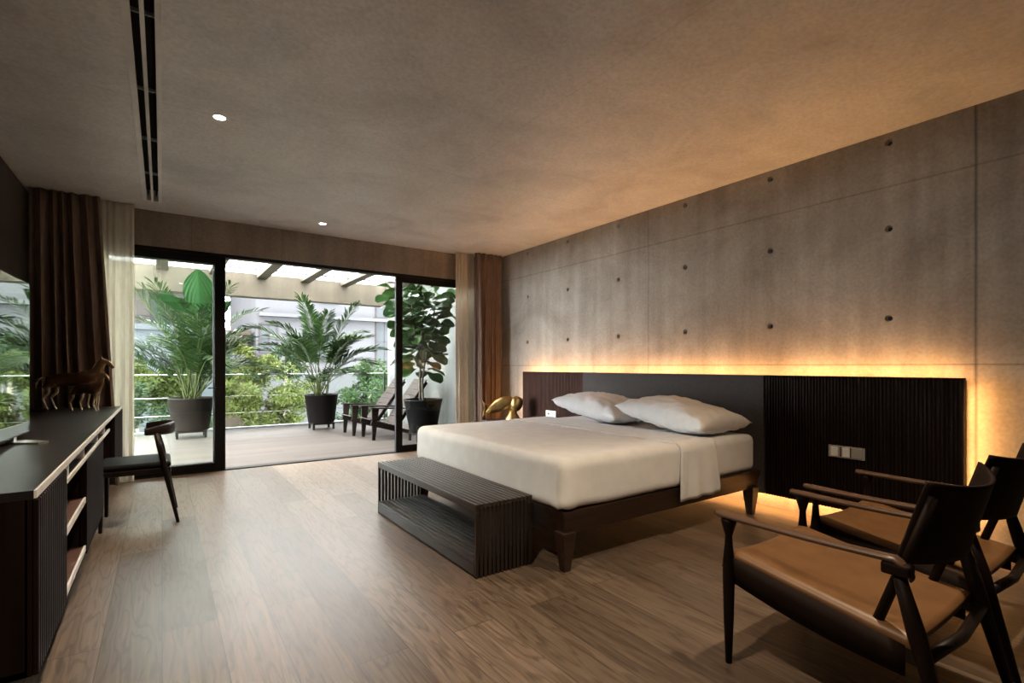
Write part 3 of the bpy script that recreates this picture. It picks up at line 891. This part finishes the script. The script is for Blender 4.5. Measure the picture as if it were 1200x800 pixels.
# ------------------------------------------------------------------ desk chair
dc = thing('desk_chair', 'dark wood desk chair with curved back and black leather seat at the console', 'chair', (-.14, 5.10, 0))
m = MB()
m.rbox(-.26, .20, -.245, .245, .447, .492, .022, (14, 14, 6), lambda p: Vector((0, 0, .008 * cos(p.y * 6) * cos(p.x * 6)))); m.build('seat', M_BLACKL, dc, weld=True)
m = MB(); m.box(-.25, .20, -.24, .24, .405, .448, .008); m.build('seat_frame', M_DWOOD, dc)
for s in (-1, 1):
    MB().tube([(-.235, s * .235, .42), (-.24, s * .25, 0)], [.019, .012], 12).build('leg', M_DWOOD, dc)
    MB().tube([(.10, s * .225, .72), (.135, s * .235, .56), (.17, s * .24, .38), (.245, s * .25, 0)], [.017, .022, .020, .012], 12).build('leg', M_DWOOD, dc)
def backr(u, v):
    a = radians(-76 + 152 * u)
    x = -.03 + .245 * cos(a) * (1.0 if cos(a) > 0 else .55); y = .265 * sin(a)
    half = .008 + .042 * max(0, cos(a * .78)) ** 1.2
    th = .012 + .006 * cos(a)
    q = 2 * pi * v
    zc = .735 + .012 * cos(a)
    n = Vector((cos(a), sin(a), 0))
    return Vector((x, y, zc)) + n * (th * cos(q)) + Vector((0, 0, half * sin(q)))
m = MB(); m.grid(backr, 44, 14); m.build('backrest', M_DWOOD, dc, weld=True)

# ------------------------------------------------------------------ armchairs
def armchair(label):
    t = thing('leather_armchair', label, 'armchair', (0, 0, 0), 0, 'leather armchairs by the headboard')
    w = .318
    for s in (-1, 1):
        # front leg: slim, swelling below the seat rail and flaring under the arm
        MB().lathe([(.013, 0), (.020, .18), (.024, .36), (.023, .43), (.016, .50), (.014, .535), (.023, .567), (.030, .592), (.030, .607)], (s * w, .30, 0), 18, True).build('leg', M_DWOODZ, t)
        MB().tube([(s * w, -.295, .585), (s * w, -.345, .40), (s * w * 1.02, -.45, .0)], [.019, .027, .014], 14).build('leg', M_DWOODZ, t)
        # arm: flat plank, rounded front, drooping leather-wrapped rear end
        def arm(u, v, s=s):
            y = .355 - .69 * u
            q = 2 * pi * v
            ww = .030 * (1 - .55 * max(0, (.07 - u) / .07) ** 2) * (1.0 + .25 * max(0, 1 - u * 4) - .15 * u)
            hh = .011
            z = .622 - .007 * sin(pi * u) - (.05 * max(0, (u - .94) / .06) ** 1.5)
            e = 2.6
            cx_ = abs(cos(q)) ** (2 / e) * (1 if cos(q) >= 0 else -1); sz = abs(sin(q)) ** (2 / e) * (1 if sin(q) >= 0 else -1)
            return (s * w + ww * cx_, y, z + hh * sz)
        m = MB(); m.grid(arm, 30, 16)
        m.box(s * w - .02, s * w + .02, .353, .3545, .613, .630)
        m.build('armrest', M_ARM, t)
        m = MB(); m.box(s * w - .028, s * w + .028, -.335, -.255, .572, .612, .008); m.build('arm_bracket', M_LEATHERD, t)
        MB().tube([(s * (w - .045), -.21, .34), (s * (w - .045), -.375, .835)], [.017, .015], 12).build('back_post', M_DWOODZ, t)
        MB().bar((s * (w - .012), .30, .385), (s * (w - .012), -.37, .315), .024, .05, .024, .045).build('side_rail', M_DWOOD, t)
    # seat: hammock of tan leather with a padded top
    def seat(u, v):
        a = -1 + 2 * u
        y = .325 - .66 * v
        x = a * (w - .012)
        z = .468 - .105 * v - .035 * (1 - a * a) * (.35 + .65 * sin(pi * min(1, v * .9 + .1)))
        if v < .06: z -= .05 * ((.06 - v) / .06) ** 2
        if abs(a) > .92: z -= .03 * ((abs(a) - .92) / .08) ** 2
        return (x, y, z)
    m = MB(); m.grid(seat, 30, 26); m.build('seat', M_LEATHER, t, solid=.03)
    for s in (-1, 1):
        m = MB(); 
        vs = []
        for k in range(13):
            v_ = k / 12
            y = .315 - .63 * v_; zt = .452 - .103 * v_
            vs += [(s * (w - .002), y, zt), (s * (w - .002), y, zt - .10 - .02 * sin(pi * v_))]
        m.add(vs, [(2 * k, 2 * k + 1, 2 * k + 3, 2 * k + 2) for k in range(12)], True)
        m.build('seat_side', M_LEATHERD, t, solid=.006)
    MB().bar((-w, .30, .372), (w, .30, .372), .022, .045).build('front_rail', M_DWOOD, t)
    m = MB(); m.tube([(-w * 1.0, -.365, .325), (0, -.38, .31), (w * 1.0, -.365, .325)], .019, 10); m.build('rear_rail', M_DWOOD, t)
    # back: leather sling between the posts, sagging towards the rear
    def back(u, v):
        a = -1 + 2 * u
        z = .60 + .255 * v
        yb = -.21 - (z - .34) * .333
        sag = .105 * (1 - a * a) * (1 - .15 * v)
        x = a * (w - .028)
        zz = z + (.028 * (a * a) * v - .012 * (1 - a * a) * (1 - v))
        return (x, yb - sag + .018, zz)
    m = MB(); m.grid(back, 28, 14); m.build('backrest', M_LEATHERD, t, solid=.010)
    return t
ac = armchair('leather armchair nearest the viewer, in the lower right corner')
ac.location = (2.285, .925, 0)
a2 = copy_tree(ac)
a2.location = (3.10, .945, 0)
a2['label'] = 'leather armchair standing closer to the headboard and concrete wall'

# ------------------------------------------------------------------ curtains
def curtain(name, label, cat, mat, x0, x1, y, ztop, n, amp, flare=0.0, seed=0, gather=1.0, group=None):
    rr = random.Random(seed)
    ph = [rr.uniform(-.5, .5) for _ in range(n + 3)]
    def fn(u, v):
        z = ztop * (1 - v) + .012 * v
        k = n * min(1, max(0, u + .05 * sin(2 * pi * u * 1.3 + seed) * u * (1 - u) * 4))
        i = int(k); f = k - i
        jit = ph[i] * (1 - f) + ph[min(i + 1, n + 2)] * f
        wdt = (x1 - x0) * (gather + (1 - gather) * min(1, v * 2.2))
        xx = x0 + wdt * u + .03 * jit * (.3 + .7 * v) + flare * v * u
        A = amp * (.55 + .45 * min(1, v * 3)) * (1 + .9 * jit)
        yy = y + A * sin(2 * pi * k + .6 * jit * v) + .01 * sin(3 * v + jit * 3)
        return (xx + .25 * A * sin(4 * pi * k), yy, z)
    m = MB(); m.grid(fn, n * 14, 24)
    o = m.build(name, mat, solid=.003)
    tag(o, label, cat, group)
    return o
curtain('drape', 'brown drape hanging at the left end of the sliding door, behind the horses', 'curtain', M_CURT, -1.05, -.52, 6.66, 2.985, 6, .06, .17, 3)
curtain('sheer_curtain', 'cream sheer curtain beside the left glass door panel', 'curtain', M_SHEER, -.56, -.245, 6.76, 2.985, 5, .02, .0, 4)
curtain('sheer_curtain', 'cream sheer curtain beside the right glass door panel near the plant', 'curtain', M_SHEER, 3.66, 3.98, 6.76, 2.985, 5, .02, .0, 5)
curtain('drape', 'brown drape in the far right corner against the concrete wall', 'curtain', M_CURT, 3.92, 4.40, 6.62, 2.985, 5, .06, .0, 6)

# ------------------------------------------------------------------ balcony
dk = MB().box(-3.0, 4.6, YF + .06, 11.42, -.22, -.004).build('floor_balcony', M_DECK); struct(dk, 'pale timber balcony deck', 'deck')
kb = MB().box(-3.0, 4.40, 11.38, 11.50, -.22, .03).build('trim_2', M_RENDERW); struct(kb, 'pale kerb along the balcony edge', 'kerb')
sw_ = MB().box(4.40, 4.65, YF + .2, 11.50, -.3, 3.4).build('wall_outer', M_RENDERW); struct(sw_, 'pale side wall of the balcony', 'wall')
fb = MB()
fb.box(-3.0, 4.40, 11.16, 11.46, 2.63, 3.22)
fb.box(-3.0, 4.40, YF + .2, 7.35, 2.99, 3.10)
for i in range(-4, 5):
    x = .0 + .82 * i
    if -2.9 < x < 4.3: fb.box(x - .09, x + .09, 7.35, 11.16, 3.0, 3.085)
fb.box(4.2, 4.40, 7.35, 11.16, 3.0, 3.085)
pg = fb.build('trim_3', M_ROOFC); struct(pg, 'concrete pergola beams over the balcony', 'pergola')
for i in range(-4, 5):
    x = .0 + .82 * i
    a, b = x + .09, min(x + .73, 4.2)
    if a < -2.95 or a > 4.1: continue
    sk = MB(); sk.box(a - .02, b + .02, 7.3, 11.2, 3.088, 3.096)
    g = sk.build('skylight_pane', M_SKYLIGHT, pg)
sb = MB(); sb.box(-3.0, 4.4, 8.85, 8.89, 3.07, 3.10); sb.box(-3.0, 4.4, 8.0, 8.04, 3.07, 3.10); sb.box(-3.0, 4.4, 9.70, 9.74, 3.07, 3.10); sb.box(-3.0, 4.4, 10.55, 10.59, 3.07, 3.10)
sb.build('glazing_bar', M_FRAME, pg)
# railing
rl = thing('balcony_railing', 'glass balcony railing with thin pale rails', 'railing', (0, 11.40, 0))
for z in (1.09, .655, .32):
    MB().tube([(-3.0, 0, z), (4.40, 0, z)], .007, 8).build('rail', M_STEEL, rl)
xs = [-2.9, -1.1, .46, 2.83, 4.28]
for x in xs:
    MB().box(x - .012, x + .012, -.02, .03, .03, 1.10).build('post', M_FRAME, rl)
for a, b in zip(xs[:-1], xs[1:]):
    MB().box(a + .03, b - .03, -.004, .004, .05, 1.07).build('glass_panel', M_RAILGLASS, rl)

# planters
def planter(t, mat, rt, rb, z0, z1):
    MB().lathe([(rb * .96, z0), (rb, z0 + .02), (rt, z1 - .03), (rt * 1.02, z1 - .028), (rt * 1.02, z1), (rt * .93, z1), (rt * .91, z1 - .06)], (0, 0, 0), 40).build('pot', mat, t)
    MB().lathe([(.0, 0), (rt * .915, 0)], (0, 0, z1 - .055), 40, False, False).build('soil', M_SOIL, t)
    m = MB()
    m.box(-rb * .8, rb * .8, -rb * .75, -rb * .65, z0 - .035, z0 - .001); m.box(-rb * .8, rb * .8, rb * .65, rb * .75, z0 - .035, z0 - .001)
    m.box(-rb * .8, -rb * .7, -rb * .75, rb * .75, z0 - .03, z0 - .001); m.box(rb * .7, rb * .8, -rb * .75, rb * .75, z0 - .03, z0 - .001)
    for sx in (-1, 1):
        for sy in (-1, 1):
            x = sx * rb * .75; y = sy * rb * .7
            m.box(x - .018, x + .018, y - .018, y + .018, 0, z0 - .002)
    m.build('stand', M_FRAME, t)

def frond(base, az, tilt, length, arch, nl, ll, seed, width=.013, st=.34):
    """pinnate frond: arching midrib with paired narrow leaflets"""
    rr = random.Random(seed)
    pts = []; p = Vector(base); e = radians(tilt); n = 18
    for i in range(n + 1):
        pts.append(p.copy())
        d = Vector((cos(az) * cos(e), sin(az) * cos(e), sin(e)))
        p = p + d * (length / n)
        e -= radians(arch) / n * (.3 + 1.4 * i / n)
    rib = MB(); rib.tube(pts, [.010 * (1 - .8 * i / n) + .002 for i in range(n + 1)], 6)
    lf = MB()
    for j in range(nl):
        f = st + (1 - st) * (j / (nl - 1))
        k = min(n - 1, int(f * n)); q = f * n - k
        c = pts[k].lerp(pts[k + 1], q); tg = (pts[k + 1] - pts[k]).normalized()
        side = tg.cross(Vector((0, 0, 1)))
        if side.length < 1e-4: side = Vector((-sin(az), cos(az), 0))
        side.normalize(); upv = side.cross(tg).normalized()
        g = (f - st) / (1 - st)
        L = ll * (.45 + .55 * sin(pi * min(1, .15 + .8 * g))) * rr.uniform(.85, 1.1)
        for s in (-1, 1):
            d = (side * s * (.85 - .35 * g) + tg * (.45 + .5 * g) + upv * rr.uniform(.05, .38)).normalized()
            w = width * rr.uniform(.8, 1.2); wv = tg.cross(d).cross(d).normalized() if tg.cross(d).length > 1e-4 else tg
            dr = L * rr.uniform(.10, .32)
            a0 = c; a1 = c + d * L * .45 + Vector((0, 0, -dr * .12)); a2 = c + d * L * .8 + Vector((0, 0, -dr * .55)); a3 = c + d * L + Vector((0, 0, -dr))
            lf.add([a0, a1 - wv * w, a1 + wv * w, a2 - wv * w * .7, a2 + wv * w * .7, a3], [(0, 1, 2), (1, 3, 4, 2), (3, 5, 4)], False)
    return rib, lf

def palm(label, loc, potmat, rt, rb, z1, fronds, seed, ll=.42, nl=34, group='potted palms on the balcony'):
    t = thing('potted_palm', label, 'potted plant', loc, 0, group)
    planter(t, potmat, rt, rb, .13, z1)
    rr = random.Random(seed)
    for i, (az, tilt, L, arch) in enumerate(fronds):
        b = (rr.uniform(-.12, .12) , rr.uniform(-.12, .12), z1 - .06)
        rib, lf = frond(b, radians(az), tilt, L, arch, nl, ll, seed * 50 + i, st=.46 if nl > 40 else .34)
        lo = lf.build('frond', M_PALM, t)
        rib.build('midrib', M_STALK, lo)
    return t
rr = random.Random(21)
fr1 = [(rr.uniform(0, 360), rr.uniform(50, 86), rr.uniform(1.3, 1.85), rr.uniform(50, 110)) for _ in range(26)] + [(rr.uniform(0, 360), rr.uniform(74, 88), rr.uniform(1.85, 2.3), rr.uniform(35, 75)) for _ in range(9)] + [(10, 72, 1.6, 70), (-20, 70, 1.5, 70), (20, 66, 1.3, 90), (-5, 60, 1.2, 80)]
p1 = palm('tall leafy palm in a taupe planter behind the left glass door panel', (.42, 10.55, 0), M_POTT, .345, .28, .70, fr1, 3, .42, 34)
# the broad pleated blades above it
def blade(base, stem_top, tip, w, seed):
    base = Vector(base); st = Vector(stem_top); tip = Vector(tip)
    m = MB()
    m.tube([base, base.lerp(st, .5) + Vector((.01, -.02, 0)), st], [.016, .013, .010], 8)
    d = (tip - st); L = d.length; dn = d.normalized()
    side = dn.cross(Vector((0, 1, 0.25))).normalized(); nrm = side.cross(dn).normalized()
    lf = MB()
    def fn(u, v):
        a = -1 + 2 * u
        ww = w * (sin(pi * min(1, v * .93 + .045)) ** .55) * (1 if v < .75 else 1 - .55 * ((v - .75) / .25) ** 2)
        p = st + dn * (L * v) + side * (a * ww) + nrm * (-.10 * L * v * v + .22 * ww * abs(a) + .012 * sin(abs(a) * 24 + v * 26) * abs(a))
        return p - dn * (.10 * abs(a) * L * (1 - v) * .6)
    lf.grid(fn, 30, 26)
    return m, lf
for args in (((.05, -.02, .62), (.12, -.45, 2.20), (.07, -.55, 2.88), .235, 1), ((-.05, .05, .62), (.02, -.40, 2.18), (-.48, -.50, 2.44), .10, 2), ((.1, .1, .62), (.25, -.2, 2.08), (.58, -.2, 2.42), .11, 3)):
    st, lf = blade(*args)
    o = lf.build('broad_leaf', M_BLADE, p1, solid=.003); st.build('stalk', M_STALK, o)
fr2 = [(0, 74, 1.75, 75), (25, 74, 2.0, 80), (160, 74, 2.0, 80), (185, 76, 1.9, 70), (200, 66, 1.7, 80), (340, 66, 1.7, 85), (270, 80, 1.9, 55), (90, 82, 2.0, 50),
       (240, 70, 1.7, 80), (300, 72, 1.75, 80), (60, 70, 1.7, 80), (130, 72, 1.8, 75), (10, 50, 1.2, 80), (175, 50, 1.2, 85), (285, 55, 1.2, 80), (225, 84, 2.05, 40), (320, 84, 2.0, 40), (255, 45, 1.0, 60), (40, 78, 1.5, 60), (120, 80, 1.5, 60), (210, 76, 1.5, 60), (290, 78, 1.5, 70), (330, 68, 1.5, 80), (170, 70, 1.5, 85), (5, 62, 1.5, 95)]
palm('feathery areca palm in a dark brown planter at the railing behind the open doorway', (2.63, 10.50, 0), M_POTB, .315, .25, .69, fr2, 8, .36, 48)

ft = thing('fiddle_leaf_fig', 'tall fiddle-leaf fig in a charcoal planter behind the right glass door', 'potted plant', (3.60, 7.80, 0))
planter(ft, M_POTC, .315, .225, .15, .70)
m = MB()
trunk = [(-.05, 0, .62), (-.06, 0, .95), (-.04, .01, 1.3), (-.03, .0, 1.7), (.0, .02, 2.1), (.02, .0, 2.5)]
m.tube(trunk, [.022, .02, .018, .016, .013, .008], 10)
m.tube([(.02, .03, .62), (.0, .03, .95), (.03, .02, 1.25), (.10, .0, 1.6), (.18, -.02, 2.05), (.24, -.03, 2.5)], [.018, .016, .014, .012, .010, .006], 10)
m.tube([(-.03, 0, 1.3), (-.14, -.05, 1.65), (-.22, -.06, 2.1), (-.24, -.05, 2.4)], [.012, .011, .009, .005], 8)
m.build('trunk', M_BARK, ft)
def fiddle_leaves():
    m = MB(); rr = random.Random(12)
    stems = [lambda f: Vector((-.04 + .06 * f, 0, 1.12 + 1.45 * f)), lambda f: Vector((.02 + .24 * f, 0, 1.3 + 1.25 * f)), lambda f: Vector((-.05 - .33 * f, .02, 1.45 + 1.0 * f))]
    for si, cnt in ((0, 64), (1, 52), (2, 46)):
        for k in range(cnt):
            f = (k + rr.random() * .5) / cnt
            c = stems[si](f)
            az = k * 2.399 + rr.uniform(-.3, .3) + si; el = rr.uniform(-.25, .75)
            d = Vector((cos(az) * cos(el), sin(az) * cos(el), sin(el)))
            L = rr.uniform(.28, .42); Wd = L * rr.uniform(.36, .46)
            side = d.cross(Vector((0, 0, 1))).normalized(); side = Matrix.Rotation(rr.uniform(-1.0, 1.0), 3, d) @ side; nr = side.cross(d).normalized()
            c0 = c + d * rr.uniform(.05, .16)
            vs = []; n = 8
            for i in range(n + 1):
                v = i / n
                w = Wd * (.30 + .70 * (v ** 1.1)) * (sqrt(max(0, 1 - ((v - .62) / .40) ** 2)) if v > .62 else (.35 + .65 * sin(pi / 2 * v / .62) if v > 0 else .05))
                w *= (1 - .22 * math.exp(-((v - .36) / .12) ** 2))
                ctr = c0 + d * (L * v) - Vector((0, 0, 1)) * (.25 * L * v * v)
                for a in (-1, -.5, 0, .5, 1):
                    vs.append(ctr + side * (a * w) + nr * (.30 * w * abs(a) + .008 * sin(9 * v + a * 5) * abs(a)))
            fs = []
            for i in range(n):
                for a in range(4):
                    q = i * 5 + a
                    fs.append((q, q + 1, q + 6, q + 5))
            m.add(vs, fs, True)
    return m
fiddle_leaves().build('foliage', M_FIDDLE, ft)

# timber lounge chairs on the balcony, facing left
def lounge(label):
    t = thing('lounge_chair', label, 'chair', (0, 0, 0), 0, 'timber lounge chairs on the balcony')
    w = .27
    for s in (-1, 1):
        MB().bar((0.03, s * w, .53), (0.0, s * w, 0), .035, .12, .03, .05, up=(1, 0, 0)).build('leg', M_CHAIRO, t)
        MB().bar((-.04, s * w, .30), (.86, s * w, .03), .03, .085, .03, .06).build('side_rail', M_CHAIRO, t)
        MB().bar((.38, s * (w - .02), .16), (.98, s * (w - .02), .96), .03, .06, .03, .05, up=(-1, 0, .7)).build('back_post', M_CHAIRO, t)
        MB().bar((-.06, s * (w + .01), .545), (.70, s * (w + .01), .51), .085, .022, .05, .022, bev=.004).build('armrest', M_CHAIRO, t)
    m = MB()
    for i in range(8):
        f = i / 7; x = -.03 + .46 * f; z = .345 - .138 * f
        m.bar((x, -w - .01, z), (x, w + .01, z), .055, .016, up=(.3, 0, 1))
    m.build('seat_slats', M_SLATO, t)
    m = MB()
    for i in range(9):
        f = i / 8; x = .385 + .565 * f; z = .215 + .75 * f
        m.bar((x, -w, z), (x, w, z), .018, .106, up=(.6, 0, .8))
    m.build('back_slats', M_SLATO, t)
    return t
l1 = lounge('dark slatted timber lounge chair farther out, by the mid planter')
l1.location = (2.83, 9.33, 0)
l2 = copy_tree(l1); l2.location = (2.93, 8.58, 0)
l2['label'] = 'dark slatted timber lounge chair nearer the doorway, back seen through right glass'

# ------------------------------------------------------------------ beyond the balcony
gr = MB().box(-60, 80, 11.6, 120, -6.2, -6.0).build('ground', M_GROUND); struct(gr, 'street level ground below the balcony', 'ground')
def tree(name, label, blobs, mat, nleaf, size, trunk, seed, group='trees below the balcony'):
    t = thing(name, label, 'tree', (trunk[0], trunk[1], -6.0), 0, group)
    ox, oy, oz = trunk[0], trunk[1], -6.0
    m = MB()
    top = blobs[0]
    tc = Vector((top[0] - ox, top[1] - oy, top[2] - oz))
    m.tube([(0, 0, 0), (tc.x * .4, tc.y * .4, tc.z * .45), tc], [.16, .12, .04], 8)
    for bl in blobs:
        q = Vector((bl[0] - ox, bl[1] - oy, bl[2] - oz))
        st = Vector((tc.x * .45, tc.y * .45, tc.z * .5))
        m.tube([st, st.lerp(q, .5) + Vector((0, 0, -.15)), q], [.07, .05, .015], 6)
    m.build('trunk', M_BARK, t)
    rr = random.Random(seed)
    vol = [bl[3] * bl[4] * bl[5] for bl in blobs]; tot = sum(vol)
    lf = MB()
    for bl, vv in zip(blobs, vol):
        nc = max(8, int(46 * vv / tot * len(blobs) / 2.5))
        per = int(nleaf * vv / tot / nc)
        for _c in range(nc):
            p = Vector((rr.gauss(0, 1), rr.gauss(0, 1), rr.gauss(.15, 1))).normalized() * rr.uniform(.55, 1.0)
            cc = Vector((bl[0] - ox + p.x * bl[3], bl[1] - oy + p.y * bl[4], bl[2] - oz + p.z * bl[5]))
            cr = rr.uniform(.16, .32) * (bl[3] + bl[5]) / 2
            for _ in range(per):
                q = Vector((rr.gauss(0, 1), rr.gauss(0, 1), rr.gauss(0, 1))).normalized() * (rr.random() ** .4)
                c = cc + Vector((q.x * cr * 1.2, q.y * cr * 1.2, q.z * cr * .75))
                d = (q + Vector((rr.gauss(0, .6), rr.gauss(0, .6), rr.gauss(-.1, .5)))).normalized()
                sd = d.cross(Vector((rr.gauss(0, .5), rr.gauss(0, .5), 1))).normalized()
                L = size * rr.uniform(.6, 1.3); w = L * .26
                lf.add([c, c + d * L * .5 - sd * w, c + d * L, c + d * L * .5 + sd * w], [(0, 1, 2, 3)])
    lf.build('foliage', mat, t)
    return t
tree('leafy_tree', 'yellow-green leafy tree crown in the middle beyond the railing', [(2.35, 15.2, .35, 1.15, 1.0, 1.1), (1.75, 15.4, .75, .7, .8, .8), (3.0, 15.3, .0, .7, .8, .8), (2.0, 15.0, -.7, .9, .8, .7), (1.9, 15.3, 1.25, .6, .6, .55)], M_TREEA, 20000, .10, (2.3, 15.4), 1)
tree('leafy_tree', 'yellow-green leafy crown above the dark shrub at far left', [(.0, 15.9, .90, .85, .8, .6), (-.7, 16.0, .65, .8, .8, .7), (.2, 16.0, .55, .5, .7, .8)], M_TREEA, 13000, .10, (-.1, 16.1), 2)
tree('dense_shrub', 'dense dark green shrub behind the glass railing at left', [(-.35, 13.6, -.2, .95, .7, .95), (.6, 13.9, -.5, .7, .7, .8), (-1.2, 13.8, -.3, .8, .7, .9)], M_TREEB, 16000, .09, (-.2, 13.8), 3)
tree('leafy_tree', 'fresh green leafy tree between the areca palm and the lounge chairs', [(5.3, 15.4, .35, .9, .9, .9), (4.8, 15.2, -.3, .8, .8, .8), (5.9, 15.7, .0, .7, .8, .8), (5.4, 15.5, 1.1, .45, .5, .5)], M_TREEC, 14000, .11, (5.2, 15.5), 4)
tree('distant_tree', 'small dark tree before the white building, left of the areca palm', [(3.75, 20.0, 1.6, .45, .45, .5), (3.95, 20.1, 1.1, .5, .5, .5)], M_TREEB, 1800, .16, (3.8, 20.2), 5)

def building(name, label, x0, x1, y0, y1, z1, mat, wins, extra=None):
    t = thing(name, label, 'building', ((x0 + x1) / 2, y0, -6.0))
    ox = (x0 + x1) / 2
    MB().box(x0 - ox, x1 - ox, 0, y1 - y0, 0, z1 + 6).build('wall', mat, t)
    m = MB(); m.box(x0 - ox - .12, x1 - ox + .12, -.12, y1 - y0 + .1, z1 + 6, z1 + 6.2); m.build('parapet', mat, t)
    for (wx, wz, ww, wh) in wins:
        f = MB()
        x = wx - ox; z = wz + 6
        f.box(x - ww / 2, x + ww / 2, -.10, .03, z + wh / 2 - .06, z + wh / 2); f.box(x - ww / 2 - .1, x + ww / 2 + .1, -.14, .03, z - wh / 2 - .08, z - wh / 2)
        f.box(x - ww / 2, x - ww / 2 + .06, -.06, .03, z - wh / 2, z + wh / 2); f.box(x + ww / 2 - .06, x + ww / 2, -.06, .03, z - wh / 2, z + wh / 2)
        f.box(x - .02, x + .02, -.05, .03, z - wh / 2, z + wh / 2); f.box(x - ww / 2, x + ww / 2, -.05, .03, z - .02, z + .02)
        o = f.build('window', M_WINF, t)
        MB().box(x - ww / 2 + .03, x + ww / 2 - .03, -.03, .0, z - wh / 2 + .02, z + wh / 2 - .02).build('pane', M_WING, o)
    if extra: extra(t, ox)
    return t
def ledges(t, ox):
    for z in (3.55, 5.9):
        MB().box(3.4 - ox, 13.4 - ox, -.4, .02, z + 6 - .15, z + 6).build('ledge', M_BLDW, t)
building('white_building', 'tall white building with small barred windows beyond the trees', 3.3, 16.0, 24.0, 34.0, 12.0, M_BLDW,
         [(3.80, 2.45, .75, 1.3), (9.0, 4.55, .9, 1.9), (9.0, 2.45, .9, 2.0), (6.3, 4.9, .8, 1.3), (6.3, 2.2, .8, 1.3), (12.0, 4.55, .9, 1.9), (12.0, 2.45, .9, 2.0)], ledges)
building('brown_house', 'brown house with a white window between the white buildings', 2.1, 3.05, 24.5, 32.0, 2.6, M_BLDB, [(2.6, 1.7, .6, .9)])
building('low_white_building', 'low pale building with a flat roof seen at far left', -6.0, 1.8, 22.0, 29.0, 2.55, M_BLDG, [(-1.5, .8, .9, 1.2), (.6, .9, .9, 1.2)])
def balcs(t, ox):
    for z in (3.0, 6.0):
        MB().box(-7 - ox, 2.7 - ox, -1.0, .02, z + 6 - .2, z + 6).build('balcony_slab', M_BLDP, t)
        m = MB()
        for k in range(38): m.box(-7 + .25 * k - ox, -7 + .25 * k + .04 - ox, -.98, -.94, z + 6, z + 6.9)
        m.box(-7 - ox, 2.7 - ox, -.99, -.93, z + 6.9, z + 6.96)
        m.build('balcony_railing', M_WINF, t)
building('apartment_block', 'pinkish apartment block with railed balconies far behind at left', -12, 2.9, 34.0, 44.0, 13.0, M_BLDP,
         [(x, z, 1.1, 1.7) for x in (-6, -4, -2, 0, 1.8) for z in (4.4, 7.4)], balcs)
